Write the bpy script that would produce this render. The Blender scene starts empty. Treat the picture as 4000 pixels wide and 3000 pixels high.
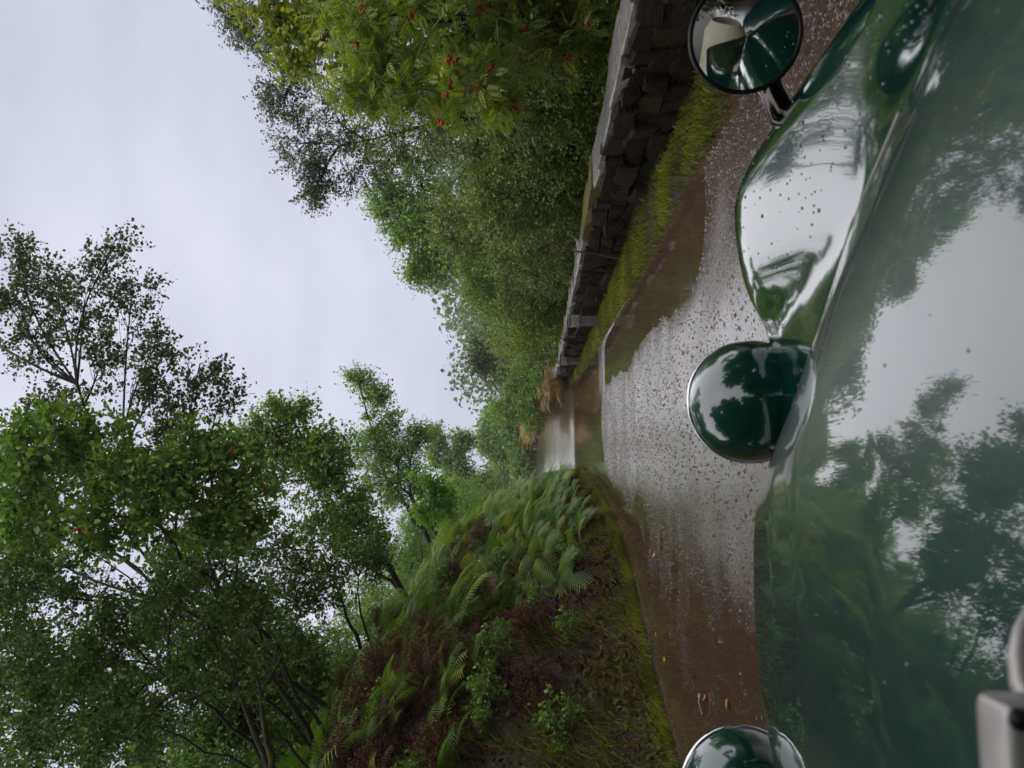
import bpy, math, random
import numpy as np
from mathutils import Vector, Matrix, Euler
R = math.radians
random.seed(7); rng = np.random.default_rng(11)
scene = bpy.context.scene
col = scene.collection

# ------------------------------------------------------------------ camera (phone held on its side)
CAM = Vector((0, 0, 1.2))
YAW, PITCH = R(6.6), R(1.96)
F = Vector((math.sin(YAW)*math.cos(PITCH), math.cos(YAW)*math.cos(PITCH), math.sin(PITCH)))
RT = F.cross(Vector((0, 0, 1))).normalized()
UP = RT.cross(F)
cd = bpy.data.cameras.new('camera'); cam = bpy.data.objects.new('camera', cd); col.objects.link(cam)
m = Matrix((-UP, RT, -F)).transposed().to_4x4(); m.translation = CAM
cam.matrix_world = m
cd.sensor_width = 36; cd.lens = 26.0; cd.clip_start = 0.02; cd.clip_end = 3000
cd.dof.use_dof = True; cd.dof.focus_distance = 6.0; cd.dof.aperture_fstop = 9.0
scene.camera = cam
# ------------------------------------------------------------------ sky and sun (overcast)
w = bpy.data.worlds.new('World'); scene.world = w; w.use_nodes = True
nt = w.node_tree; nd = nt.nodes; lk = nt.links
bg = nd['Background']; bg.inputs['Strength'].default_value = 0.1
sky = nd.new('ShaderNodeTexSky'); sky.sky_type = 'NISHITA'; sky.sun_disc = False
sky.sun_elevation = R(85); sky.sun_rotation = R(60); sky.dust_density = 4
tc = nd.new('ShaderNodeTexCoord'); mp = nd.new('ShaderNodeMapping'); mp.inputs['Scale'].default_value = (1, 1, 2.2)
nz = nd.new('ShaderNodeTexNoise'); nz.inputs['Scale'].default_value = 2.2; nz.inputs['Detail'].default_value = 5; nz.inputs['Roughness'].default_value = .5
cr = nd.new('ShaderNodeValToRGB')
cr.color_ramp.elements[0].position = .35; cr.color_ramp.elements[0].color = (.72, .75, .90, 1)
cr.color_ramp.elements[1].position = .68; cr.color_ramp.elements[1].color = (.98, .99, 1.13, 1)
sc = nd.new('ShaderNodeVectorMath'); sc.operation = 'SCALE'; sc.inputs['Scale'].default_value = 5.7
mx = nd.new('ShaderNodeMix'); mx.data_type = 'RGBA'; mx.inputs[0].default_value = .93
lk.new(tc.outputs['Generated'], mp.inputs[0]); lk.new(mp.outputs[0], nz.inputs[0]); lk.new(nz.outputs[0], cr.inputs[0])
lk.new(cr.outputs[0], sc.inputs[0]); lk.new(sky.outputs[0], mx.inputs[6]); lk.new(sc.outputs[0], mx.inputs[7])
lk.new(mx.outputs[2], bg.inputs['Color'])
sd = bpy.data.lights.new('sun', 'SUN'); sd.energy = 1.5; sd.angle = R(178); sd.color = (1, .97, .92)
sun = bpy.data.objects.new('sun', sd); col.objects.link(sun)
sun.rotation_euler = (R(5), 0, R(-60 + 180))
vs = scene.view_settings
vs.view_transform = 'Standard'; vs.look = 'None'; vs.gamma = 1; vs.exposure = 0.58; vs.use_curve_mapping = False

# ------------------------------------------------------------------ helpers
def at(ix, iy, Y):
    """point at forward distance Y seen at photo pixel (ix, iy)"""
    d = F - UP*((ix-2000)/2890) + RT*((1500-iy)/2890)
    return CAM + d*(Y/d.y)
def tag(o, label=None, cat=None, group=None, kind=None):
    if label: o['label'] = label
    if cat: o['category'] = cat
    if group: o['group'] = group
    if kind: o['kind'] = kind
    return o
def empty(name, loc=(0, 0, 0), rz=0):
    o = bpy.data.objects.new(name, None); o.location = loc; o.rotation_euler = (0, 0, rz)
    o.empty_display_size = .1; col.objects.link(o); return o
def npmesh(name, V, Fc, mat=None, smooth=False, attr=None):
    V = np.asarray(V, dtype=np.float32).reshape(-1, 3); Fc = np.asarray(Fc, dtype=np.int32)
    k = Fc.shape[1]; n = len(Fc)
    me = bpy.data.meshes.new(name)
    me.vertices.add(len(V)); me.vertices.foreach_set('co', V.ravel())
    me.loops.add(n*k); me.loops.foreach_set('vertex_index', Fc.ravel())
    me.polygons.add(n); me.polygons.foreach_set('loop_start', np.arange(0, n*k, k, dtype=np.int32))
    me.polygons.foreach_set('loop_total', np.full(n, k, dtype=np.int32))
    if smooth: me.polygons.foreach_set('use_smooth', np.ones(n, dtype=bool))
    me.update(calc_edges=True)
    if attr is not None:
        a = me.attributes.new('rnd', 'FLOAT', 'FACE'); a.data.foreach_set('value', np.asarray(attr, dtype=np.float32))
    if mat: me.materials.append(mat)
    return me
def link(name, me, parent=None, loc=None, rot=None, scl=None):
    o = bpy.data.objects.new(name, me); col.objects.link(o)
    if parent: o.parent = parent
    if loc is not None: o.location = loc
    if rot is not None: o.rotation_euler = rot
    if scl is not None: o.scale = scl
    return o
def grid_faces(nu, nv, off=0):
    i, j = np.meshgrid(np.arange(nu-1), np.arange(nv-1), indexing='ij')
    a = (i*nv+j).ravel()+off
    return np.stack([a, a+nv, a+nv+1, a+1], 1)
def vnoise(x, y, s, seed=0):
    x = np.asarray(x, float)/s; y = np.asarray(y, float)/s
    xi = np.floor(x).astype(np.int64); yi = np.floor(y).astype(np.int64); fx = x-xi; fy = y-yi
    fx = fx*fx*(3-2*fx); fy = fy*fy*(3-2*fy)
    def h(a, b):
        v = np.sin(a*127.1+b*311.7+seed*74.7)*43758.5453
        return v-np.floor(v)
    return ((h(xi, yi)*(1-fx)+h(xi+1, yi)*fx)*(1-fy)+(h(xi, yi+1)*(1-fx)+h(xi+1, yi+1)*fx)*fy)*2-1
def sstep(t): t = np.clip(t, 0, 1); return t*t*(3-2*t)

# ------------------------------------------------------------------ materials
def newmat(name):
    mt = bpy.data.materials.new(name); mt.use_nodes = True
    return mt, mt.node_tree.nodes, mt.node_tree.links, mt.node_tree.nodes['Principled BSDF']
def ramp(nd, stops):
    c = nd.new('ShaderNodeValToRGB'); e = c.color_ramp.elements
    e[0].position = stops[0][0]; e[0].color = (*stops[0][1], 1); e[1].position = stops[-1][0]; e[1].color = (*stops[-1][1], 1)
    for p, cc in stops[1:-1]:
        x = e.new(p); x.color = (*cc, 1)
    return c
def leafmat(name, stops, rough=.42, transl=.25, objrnd=False, spec=.5):
    mt, nd, lk, p = newmat(name)
    if objrnd:
        s = nd.new('ShaderNodeObjectInfo'); so = s.outputs['Random']
    else:
        s = nd.new('ShaderNodeAttribute'); s.attribute_name = 'rnd'; so = s.outputs['Fac']
    c = ramp(nd, stops); lk.new(so, c.inputs[0]); lk.new(c.outputs[0], p.inputs['Base Color'])
    p.inputs['Roughness'].default_value = rough; p.inputs['Specular IOR Level'].default_value = spec
    t = nd.new('ShaderNodeBsdfTranslucent'); mx = nd.new('ShaderNodeMixShader'); mx.inputs[0].default_value = transl
    g = nd.new('ShaderNodeMix'); g.data_type = 'RGBA'; g.blend_type = 'MULTIPLY'; g.inputs[0].default_value = 1
    g.inputs[7].default_value = (1.5, 1.6, .7, 1); lk.new(c.outputs[0], g.inputs[6]); lk.new(g.outputs[2], t.inputs[0])
    lk.new(p.outputs[0], mx.inputs[1]); lk.new(t.outputs[0], mx.inputs[2])
    lk.new(mx.outputs[0], nd['Material Output'].inputs[0])
    return mt
def noisemat(name, stops, scale=5, detail=6, rough=.6, bump=.0, bscale=None, metallic=0, spec=.4, rough2=None, dist=.01):
    mt, nd, lk, p = newmat(name)
    tc = nd.new('ShaderNodeTexCoord'); n = nd.new('ShaderNodeTexNoise'); n.inputs['Scale'].default_value = scale; n.inputs['Detail'].default_value = detail
    n.inputs['Roughness'].default_value = .65
    lk.new(tc.outputs['Object'], n.inputs[0]); c = ramp(nd, stops); lk.new(n.outputs[0], c.inputs[0]); lk.new(c.outputs[0], p.inputs['Base Color'])
    p.inputs['Roughness'].default_value = rough; p.inputs['Metallic'].default_value = metallic; p.inputs['Specular IOR Level'].default_value = spec
    if rough2 is not None:
        mr = nd.new('ShaderNodeMapRange'); mr.inputs[1].default_value = .35; mr.inputs[2].default_value = .65
        mr.inputs[3].default_value = rough; mr.inputs[4].default_value = rough2
        lk.new(n.outputs[0], mr.inputs[0]); lk.new(mr.outputs[0], p.inputs['Roughness'])
    if bump:
        b = nd.new('ShaderNodeBump'); b.inputs['Strength'].default_value = bump; b.inputs['Distance'].default_value = dist
        n2 = nd.new('ShaderNodeTexNoise'); n2.inputs['Scale'].default_value = bscale or scale*4; n2.inputs['Detail'].default_value = 8
        lk.new(tc.outputs['Object'], n2.inputs[0]); lk.new(n2.outputs[0], b.inputs['Height']); lk.new(b.outputs[0], p.inputs['Normal'])
    return mt
def plain(name, colr, rough=.5, metallic=0, coat=0, spec=.5):
    mt, nd, lk, p = newmat(name)
    p.inputs['Base Color'].default_value = (*colr, 1); p.inputs['Roughness'].default_value = rough
    p.inputs['Metallic'].default_value = metallic; p.inputs['Coat Weight'].default_value = coat; p.inputs['Coat Roughness'].default_value = .02
    p.inputs['Specular IOR Level'].default_value = spec
    return mt

M = {}
M['birch_leaf'] = leafmat('birch_leaf', [(0, (0.035, 0.056, 0.022)), (0.5, (0.073, 0.102, 0.039)), (0.85, (0.13, 0.165, 0.063)), (1, (0.277, 0.248, 0.045))])
M['rowan_leaf'] = leafmat('rowan_leaf', [(0, (0.109, 0.153, 0.028)), (0.5, (0.234, 0.331, 0.047)), (0.85, (0.406, 0.473, 0.071)), (1, (0.6, 0.569, 0.063))], transl=.3)
M['dark_leaf'] = leafmat('dark_leaf', [(0, (0.022, 0.048, 0.008)), (0.45, (0.065, 0.132, 0.018)), (0.85, (0.138, 0.234, 0.03)), (1, (0.24, 0.276, 0.04))])
M['mid_leaf'] = leafmat('mid_leaf', [(0, (0.073, 0.134, 0.027)), (0.5, (0.165, 0.282, 0.044)), (0.9, (0.315, 0.465, 0.071)), (1, (0.6, 0.544, 0.075))])
M['yellow_leaf'] = leafmat('yellow_leaf', [(0, (0.103, 0.142, 0.021)), (0.5, (0.227, 0.283, 0.035)), (0.85, (0.391, 0.415, 0.05)), (1, (0.6, 0.472, 0.042))], transl=.3)
M['lime_leaf'] = leafmat('lime_leaf', [(0, (0.106, 0.212, 0.028)), (0.6, (0.199, 0.374, 0.042)), (1, (0.318, 0.48, 0.07))], transl=.35)
M['olive_leaf'] = leafmat('olive_leaf', [(0, (0.064, 0.105, 0.023)), (0.5, (0.161, 0.228, 0.043)), (0.9, (0.293, 0.371, 0.07)), (1, (0.468, 0.405, 0.059))])
M['dead_bracken'] = leafmat('dead_bracken', [(0, (.03, .016, .008)), (.5, (.085, .042, .016)), (1, (.16, .085, .03))], transl=.15)
M['heather'] = leafmat('heather', [(0, (0.06, 0.02, 0.012)), (0.5, (0.118, 0.043, 0.021)), (0.85, (0.159, 0.083, 0.023)), (1, (0.343, 0.072, 0.052))], rough=.7, transl=.05)
M['litter'] = leafmat('litter', [(0, (0.046, 0.019, 0.008)), (0.35, (0.123, 0.037, 0.014)), (0.55, (0.106, 0.088, 0.016)), (0.8, (0.158, 0.157, 0.027)), (1, (0.46, 0.129, 0.033))], rough=.6, spec=.3, transl=.1)
M['grass'] = leafmat('grass', [(0, (0.12, 0.075, 0.03)), (0.18, (0.15, 0.12, 0.035)), (0.28, (0.087, 0.111, 0.017)), (0.5, (0.22, 0.259, 0.032)), (0.85, (0.371, 0.379, 0.05)), (1, (0.568, 0.379, 0.113))], rough=.4, transl=.35)
M['fern'] = leafmat('fern', [(0, (0.061, 0.139, 0.02)), (0.4, (0.141, 0.271, 0.032)), (0.75, (0.256, 0.399, 0.05)), (0.93, (0.365, 0.375, 0.05)), (1, (0.297, 0.158, 0.04))], transl=.3, objrnd=True)
M['bracken'] = leafmat('bracken', [(0, (0.125, 0.114, 0.022)), (0.5, (0.302, 0.197, 0.032)), (1, (0.497, 0.246, 0.044))], transl=.2)
M['bark'] = noisemat('bark', [(.3, (.007, .005, .004)), (.55, (.018, .014, .011)), (.75, (.03, .035, .014))], 9, 6, .7, .6, 30)
M['moss_bark'] = noisemat('moss_bark', [(.3, (.014, .011, .008)), (.5, (.04, .035, .015)), (.68, (.08, .085, .015))], 6, 6, .75, .7, 40)
M['soil'] = noisemat('soil', [(.3, (.012, .006, .004)), (.48, (.034, .016, .010)), (.58, (.028, .032, .010)), (.75, (.14, .055, .032))], 2.2, 10, .7, .8, 14, dist=.05)
M['stone'] = noisemat('stone', [(.3, (.010, .005, .003)), (.5, (.030, .016, .009)), (.62, (.050, .038, .014)), (.7, (.075, .042, .026))], 7, 8, .85, .9, 16, rough2=.7, dist=.03, spec=.2)
M['coping'] = noisemat('coping', [(.3, (.16, .14, .12)), (.5, (.38, .35, .33)), (.7, (.60, .57, .56))], 6, 8, .28, .5, 30, rough2=.12)  # pale stone, base colour lightened further to stand for the sky it reflects
M['mossy'] = noisemat('mossy', [(.3, (.05, .045, .012)), (.5, (.15, .13, .015)), (.7, (.26, .21, .04))], 8, 8, .75, .8, 60)
M['moss_stone'] = noisemat('moss_stone', [(.3, (.014, .009, .004)), (.5, (.040, .033, .010)), (.7, (.085, .075, .018))], 9, 8, .9, .9, 30, dist=.03)
M['post'] = noisemat('post', [(.3, (.10, .10, .095)), (.7, (.26, .25, .23))], 8, 4, .5, .3, 40)
M['berry'] = plain('berry', (.50, .035, .012), .3)
M['yleaf'] = plain('fallen_leaf', (.55, .30, .03), .35)
M['oleaf'] = plain('fallen_leaf_orange', (.45, .14, .02), .35)
M['twigm'] = noisemat('pale_twig', [(.3, (.2, .17, .13)), (.7, (.5, .45, .36))], 20, 3, .5)
M['redtwig'] = noisemat('red_twig', [(.3, (.05, .02, .014)), (.7, (.12, .055, .04))], 12, 3, .5)

# road: wet gravel with a film of water
def roadmat():
    mt, nd, lk, p = newmat('wet_gravel')
    tc = nd.new('ShaderNodeTexCoord')
    n = nd.new('ShaderNodeTexNoise'); n.inputs['Scale'].default_value = .9; n.inputs['Detail'].default_value = 8
    lk.new(tc.outputs['Object'], n.inputs[0])
    v = nd.new('ShaderNodeTexVoronoi'); v.inputs['Scale'].default_value = 55; lk.new(tc.outputs['Object'], v.inputs[0])
    v2 = nd.new('ShaderNodeTexVoronoi'); v2.inputs['Scale'].default_value = 130; lk.new(tc.outputs['Object'], v2.inputs[0])
    c = ramp(nd, [(.3, (.050, .026, .018)), (.5, (.095, .052, .037)), (.7, (.14, .085, .064))]); lk.new(n.outputs[0], c.inputs[0])
    vc = ramp(nd, [(0, (.55, .5, .45)), (.6, (1, 1, 1)), (1, (1.6, 1.6, 1.6))]); 
    sep = nd.new('ShaderNodeSeparateColor'); lk.new(v.outputs['Color'], sep.inputs[0]); lk.new(sep.outputs[0], vc.inputs[0])
    mx = nd.new('ShaderNodeMix'); mx.data_type = 'RGBA'; mx.blend_type = 'MULTIPLY'; mx.inputs[0].default_value = .9
    lk.new(c.outputs[0], mx.inputs[6]); lk.new(vc.outputs[0], mx.inputs[7]); lk.new(mx.outputs[2], p.inputs['Base Color'])
    r = nd.new('ShaderNodeMapRange'); r.inputs[1].default_value = .35; r.inputs[2].default_value = .65; r.inputs[3].default_value = .45; r.inputs[4].default_value = .7
    lk.new(n.outputs[0], r.inputs[0]); lk.new(r.outputs[0], p.inputs['Roughness'])
    p.inputs['Specular IOR Level'].default_value = .25
    inv = nd.new('ShaderNodeMath'); inv.operation = 'MULTIPLY_ADD'; inv.inputs[1].default_value = -1; inv.inputs[2].default_value = 1
    lk.new(v.outputs['Distance'], inv.inputs[0])
    ad = nd.new('ShaderNodeMath'); ad.operation = 'MULTIPLY_ADD'; ad.inputs[1].default_value = -.5
    lk.new(v2.outputs['Distance'], ad.inputs[0]); lk.new(inv.outputs[0], ad.inputs[2])
    b = nd.new('ShaderNodeBump'); b.inputs['Strength'].default_value = .9; b.inputs['Distance'].default_value = .011
    lk.new(ad.outputs[0], b.inputs['Height']); lk.new(b.outputs[0], p.inputs['Normal'])
    p.inputs['Coat Roughness'].default_value = .03; p.inputs['Coat IOR'].default_value = 2.4
    n3 = nd.new('ShaderNodeTexNoise'); n3.inputs['Scale'].default_value = 6; n3.inputs['Detail'].default_value = 9; n3.inputs['Roughness'].default_value = .75
    lk.new(tc.outputs['Object'], n3.inputs[0])
    cw = nd.new('ShaderNodeMapRange'); cw.inputs[1].default_value = .22; cw.inputs[2].default_value = .40; lk.new(n3.outputs[0], cw.inputs[0]); lk.new(cw.outputs[0], p.inputs['Coat Weight'])
    b2 = nd.new('ShaderNodeBump'); b2.inputs['Strength'].default_value = .28; b2.inputs['Distance'].default_value = .004
    lk.new(ad.outputs[0], b2.inputs['Height']); lk.new(b2.outputs[0], p.inputs['Coat Normal'])
    return mt
M['road'] = roadmat()
def watermat():
    mt, nd, lk, p = newmat('muddy_water')
    p.inputs['Base Color'].default_value = (.085, .052, .036, 1); p.inputs['Roughness'].default_value = .03
    p.inputs['IOR'].default_value = 1.33; p.inputs['Specular IOR Level'].default_value = .62
    tc = nd.new('ShaderNodeTexCoord'); mp = nd.new('ShaderNodeMapping'); mp.inputs['Scale'].default_value = (1, .5, 1)
    n = nd.new('ShaderNodeTexNoise'); n.inputs['Scale'].default_value = 9; n.inputs['Detail'].default_value = 3
    lk.new(tc.outputs['Object'], mp.inputs[0]); lk.new(mp.outputs[0], n.inputs[0])
    b = nd.new('ShaderNodeBump'); b.inputs['Strength'].default_value = .25; b.inputs['Distance'].default_value = .006
    lk.new(n.outputs[0], b.inputs['Height']); lk.new(b.outputs[0], p.inputs['Normal'])
    return mt
M['water'] = watermat()
def paintmat():
    mt, nd, lk, p = newmat('green_paint')
    p.inputs['Base Color'].default_value = (.003, .048, .041, 1); p.inputs['Roughness'].default_value = .38
    p.inputs['IOR'].default_value = 1.45; p.inputs['Specular IOR Level'].default_value = .7; p.inputs['Coat Weight'].default_value = 1; p.inputs['Coat Roughness'].default_value = .025
    p.inputs['Coat IOR'].default_value = 2.0
    tc = nd.new('ShaderNodeTexCoord')
    n = nd.new('ShaderNodeTexNoise'); n.inputs['Scale'].default_value = 3.5; n.inputs['Detail'].default_value = 2
    lk.new(tc.outputs['Object'], n.inputs[0])
    b = nd.new('ShaderNodeBump'); b.inputs['Strength'].default_value = .12; b.inputs['Distance'].default_value = .01
    lk.new(n.outputs[0], b.inputs['Height']); lk.new(b.outputs[0], p.inputs['Coat Normal'])
    return mt
M['paint'] = paintmat()
M['wing_paint'] = M['paint'].copy(); M['wing_paint'].name = 'wing_paint'; M['wing_paint'].node_tree.nodes['Principled BSDF'].inputs['Roughness'].default_value = .12
M['lamp_paint'] = plain('lamp_paint', (.003, .062, .046), .2, 0, 1, .4); M['lamp_paint'].node_tree.nodes['Principled BSDF'].inputs['Coat IOR'].default_value = 1.9
M['chrome'] = plain('chrome', (.86, .86, .88), .06, 1)
M['mirror'] = plain('mirror_glass', (.86, .88, .87), .015, 1)
M['rubber'] = plain('black_rubber', (.012, .012, .013), .45)
M['cream'] = noisemat('cream_cloth', [(.3, (.55, .5, .38)), (.7, (.72, .66, .52))], 12, 4, .8, .3, 60)
M['bright'] = noisemat('satin_metal', [(.3, (.42, .38, .36)), (.7, (.58, .54, .52))], 14, 2, .38, metallic=.5)
M['drop'] = plain('water_drop', (.05, .08, .07), .02, 0, 1, 1)
M['lens'] = plain('headlamp_glass', (.7, .75, .78), .05, .3, 1)
M['tan'] = plain('tan_leather', (.22, .12, .06), .5)

# ------------------------------------------------------------------ terrain functions
def xL(y): return np.interp(y, [-40, 0, 5, 6.5, 8, 9.3, 11.6, 15, 20, 30, 45, 60, 75, 90, 130], [-3.2, -3.0, -2.75, -2.5, -1.95, -1.35, -.75, -.32, .05, 0, -.2, -.9, -3, -7, -30])
def xR(y): return np.interp(y, [-40, 0, 8, 14, 20, 25, 40, 55, 70, 82, 95, 130], [2.1, 2.2, 2.25, 2.4, 2.65, 2.85, 3.2, 2.6, .5, -2.6, -7, -25])
def xW(y): return np.interp(y, [-40, 20, 25, 40, 55, 70, 82, 95, 130], [2.95, 2.98, 3.1, 3.6, 3.2, 1.1, -2, -6.5, -24])
def base(y): return np.interp(y, [-50, 24, 30, 40, 60, 80, 130, 400], [0, 0, .25, .8, 1.38, 1.8, 2.6, 6])
def roadz(x, y):
    z = base(y) + .012 + .006*vnoise(x, y, .7, 1) + .004*vnoise(x, y, .25, 2)
    edge = vnoise(x, y, .9, 5)*.14+vnoise(x, y, .35, 6)*.03
    big = sstep((y-(13.2+.5*np.clip(x, -1, 3)-3.2*sstep((-x+.3)/.9))+edge*5)/1.4)*sstep((25.5-y)/1.0)
    right = sstep((x-1.25+edge)/.6)*sstep((y-4.8)/1.0)*sstep((13.5-y)/1.2)*sstep((2.28-x)/.06+.2)
    left = sstep((xL(y)+.95-x+edge)/.45)*sstep((x-xL(y)-.12+edge*.4)/.12)*sstep((y-2.5)/1)*sstep((10-y)/1)
    lim = np.interp(y, [2, 4, 6.3, 9.9, 13], [-.85, -.62, -.40, -.12, .05])
    rut = .36*sstep((lim-x+edge*1.2)/.5)*sstep((x-xL(y)-.12)/.12)*sstep((14-y)/1)*(.75+.45*vnoise(x, y, .35, 12)+.3*vnoise(x, y, .1, 13))
    return z-.05*np.clip(np.maximum(np.maximum(big, right), np.maximum(left, rut)), 0, 1)
Bs = [0, .15, .4, .8, 1.25, 2.0, 3.5, 6, 10, 30, 300]; Bh = [0, .10, .62, 1.7, 2.6, 3.4, 4.4, 5.6, 6.6, 9, 14]
def gz(x, y):
    x = np.asarray(x, float); y = np.asarray(y, float)
    s = xL(y)-x; sr = x-xR(y)
    low = 1-.25*sstep((7.5-y)/4)
    L = np.interp(s, Bs, Bh)*np.where(s < 1, 1, 1)*low
    L = L + sstep(s/1.0)*(.16*vnoise(x, y, .9, 3)+.07*vnoise(x, y, .33, 4))
    Rr = np.interp(sr, [0, .1, .45, .8, 1.5, 6, 14, 60, 300], [0, .03, .03, .0, .0, .25, 1.2, 9, 20])+sstep(sr/1.5)*.15*vnoise(x, y, 2, 8)
    return base(y) + np.where(s > 0, L, np.where(sr > 0, Rr, -.10))

# ground sheet
def axis(a, b, dens): 
    out = [a]
    while out[-1] < b: out.append(out[-1]+dens(out[-1]))
    return np.array(out)
gx = axis(-400, 400, lambda x: .13 if -7 < x < 4.5 else min(40, .13+.09*(max(-7-x, x-4.5))))
gy = axis(-400, 700, lambda y: .16 if 3 < y < 24 else min(40, .16+.06*(max(3-y, y-24))))
X, Y = np.meshgrid(gx, gy, indexing='ij')
me = npmesh('ground', np.stack([X, Y, gz(X, Y)], -1), grid_faces(len(gx), len(gy)), M['soil'], True)
tag(link('ground', me), kind='structure')
# road strip
ry = axis(-40, 128, lambda y: .09 if 2 < y < 26 else .6); ru = np.linspace(0, 1, 61)
YY, UU = np.meshgrid(ry, ru, indexing='ij'); XX = xL(YY)-.1+(xR(YY)-xL(YY)+.2)*UU
ZZ = roadz(XX, YY)+.03*np.where((UU < .02) | (UU > .98), -1.5, 0)
tag(link('road', npmesh('road', np.stack([XX, YY, ZZ], -1), grid_faces(len(ry), len(ru))[:, ::-1], M['road'], True)), kind='structure')
wy = np.linspace(1, 25.9, 80); 
WV = np.concatenate([np.stack([xL(wy)-.05, wy, 0*wy], 1), np.stack([xR(wy)+.05, wy, 0*wy], 1)])
n = len(wy); WF = np.array([[i, i+n, i+n+1, i+1] for i in range(n-1)])
tag(link('puddle_water', npmesh('puddle_water', WV, WF, M['water'])), kind='structure')

# ------------------------------------------------------------------ small solids
def tube(pts, rad, ns=6, close=False):
    """pts (n,3) rad (n,) -> verts, faces"""
    P = np.asarray(pts, float); n = len(P); rad = np.broadcast_to(np.asarray(rad, float), (n,))
    T = np.gradient(P, axis=0); T /= np.linalg.norm(T, axis=1)[:, None]+1e-9
    ref = np.array([0., 0, 1.]) if abs(T[:, 2]).mean() < .8 else np.array([1., 0, 0])
    A = np.cross(T, ref); A /= np.linalg.norm(A, axis=1)[:, None]+1e-9; B = np.cross(T, A)
    th = np.linspace(0, 2*math.pi, ns, endpoint=False)
    V = P[:, None]+rad[:, None, None]*(A[:, None]*np.cos(th)[None, :, None]+B[:, None]*np.sin(th)[None, :, None])
    fs = []
    for i in range(n-1):
        for j in range(ns):
            fs.append((i*ns+j, i*ns+(j+1) % ns, (i+1)*ns+(j+1) % ns, (i+1)*ns+j))
    return V.reshape(-1, 3), fs
class MB:
    def __init__(s): s.v = []; s.f = []; s.n = 0
    def add(s, V, Fq):
        V = np.asarray(V, float); Fq = np.asarray(Fq, int)
        s.v.append(V); s.f.append(Fq+s.n); s.n += len(V); return s
    def mesh(s, name, mat, smooth=True): return npmesh(name, np.concatenate(s.v), np.concatenate(s.f), mat, smooth)
def sphere(c, r, nu=16, nv=10, z0=-1, z1=1):
    th = np.linspace(0, 2*math.pi, nu+1); ph = np.linspace(math.asin(z0), math.asin(z1), nv)
    T, Pp = np.meshgrid(th, ph, indexing='ij'); r = np.broadcast_to(r, (3,))
    V = np.stack([np.cos(T)*np.cos(Pp)*r[0], np.sin(T)*np.cos(Pp)*r[1], np.sin(Pp)*r[2]], -1)+np.asarray(c)
    return V.reshape(-1, 3), grid_faces(nu+1, nv)
def lathe(profile, ns=40):
    """profile [(r, h)] turned about local Z"""
    th = np.linspace(0, 2*math.pi, ns+1); pr = np.array(profile, float)
    T, I = np.meshgrid(th, np.arange(len(pr)), indexing='ij')
    V = np.stack([np.cos(T)*pr[I, 0], np.sin(T)*pr[I, 0], pr[I, 1]], -1)
    return V.reshape(-1, 3), grid_faces(ns+1, len(pr))
def chamfer_block(seed):
    """irregular stone, 44 triangles"""
    r = random.Random(seed); c = .12; V = []; idx = {}
    for sx in (-1, 1):
        for sy in (-1, 1):
            for sz in (-1, 1):
                j = [r.uniform(-.14, .14) for _ in range(3)]
                for ax in range(3):
                    p = [sx*.5, sy*.5, sz*.5]
                    for k in range(3):
                        if k != ax: p[k] *= (1-c*r.uniform(.6, 1.5))
                    idx[(sx, sy, sz, ax)] = len(V); V.append([p[k]+j[k]*.5 for k in range(3)])
    import bmesh
    bm = bmesh.new()
    for v in V: bm.verts.new(v)
    bmesh.ops.convex_hull(bm, input=bm.verts); 
    me = bpy.data.meshes.new('stone')
    bm.to_mesh(me); bm.free(); return me

# ------------------------------------------------------------------ foliage generator
def leaves_mesh(name, P, D, S, mat, wid=.55, kind='oval', rnd=None, droop=.0):
    """P base points, D unit directions, S lengths; each leaf is a folded blade"""
    n = len(P); up = rng.normal(size=(n, 3))*.55+np.array([0, 0, 1.])
    W = np.cross(D, up); W /= np.linalg.norm(W, axis=1)[:, None]+1e-9
    N = np.cross(W, D); S = S[:, None]
    if rnd is None: rnd = np.clip(rng.beta(2.2, 2.2, n)+rng.normal(0, .05, n), 0, 1)
    if kind == 'oval':
        V = np.stack([P, P+D*S*.5+W*S*wid*.5+N*S*.08, P+D*S-N*S*.06, P+D*S*.5-W*S*wid*.5+N*S*.08], 1).reshape(-1, 3)
        b = np.arange(n)[:, None]*4
        Fc = np.concatenate([b+[0, 1, 2], b+[0, 2, 3]], 1).reshape(-1, 3); A = np.repeat(rnd, 2)
    elif kind == 'hex':
        V = np.stack([P, P+D*S*.3+W*S*wid*.42+N*S*.05, P+D*S*.68+W*S*wid*.38+N*S*.05, P+D*S-N*S*.08,
                      P+D*S*.68-W*S*wid*.38+N*S*.05, P+D*S*.3-W*S*wid*.42+N*S*.05], 1).reshape(-1, 3)
        b = np.arange(n)[:, None]*6
        Fc = np.concatenate([b+[0, 1, 2], b+[0, 2, 3], b+[0, 3, 4], b+[0, 4, 5]], 1).reshape(-1, 3); A = np.repeat(rnd, 4)
    elif kind == 'pinnate':
        Vs = []; np_ = 5
        for k in range(np_):
            t = .22+.7*k/np_; c = P+D*S*t-N*S*.12*t*t
            for sg in (-1, 1):
                d = D*.55+W*sg*.85; d = d/np.linalg.norm(d, axis=1)[:, None]; L = S*(.36-.05*abs(k-1.5)); w2 = np.cross(d, N)
                Vs.append(np.stack([c, c+d*L*.5+w2*L*.17, c+d*L-N*L*.1, c+d*L*.5-w2*L*.17], 1))
        c = P+D*S*.85-N*S*.1; Vs.append(np.stack([c, c+D*S*.15+W*S*.05, c+D*S*.32-N*S*.05, c+D*S*.15-W*S*.05], 1))
        V = np.stack(Vs, 1).reshape(-1, 3); q = len(Vs); b = np.arange(n*q)[:, None]*4
        Fc = np.concatenate([b+[0, 1, 2], b+[0, 2, 3]], 1).reshape(-1, 3); A = np.repeat(rnd, 2*q)
    return npmesh(name, V, Fc, mat, False, A)

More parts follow.
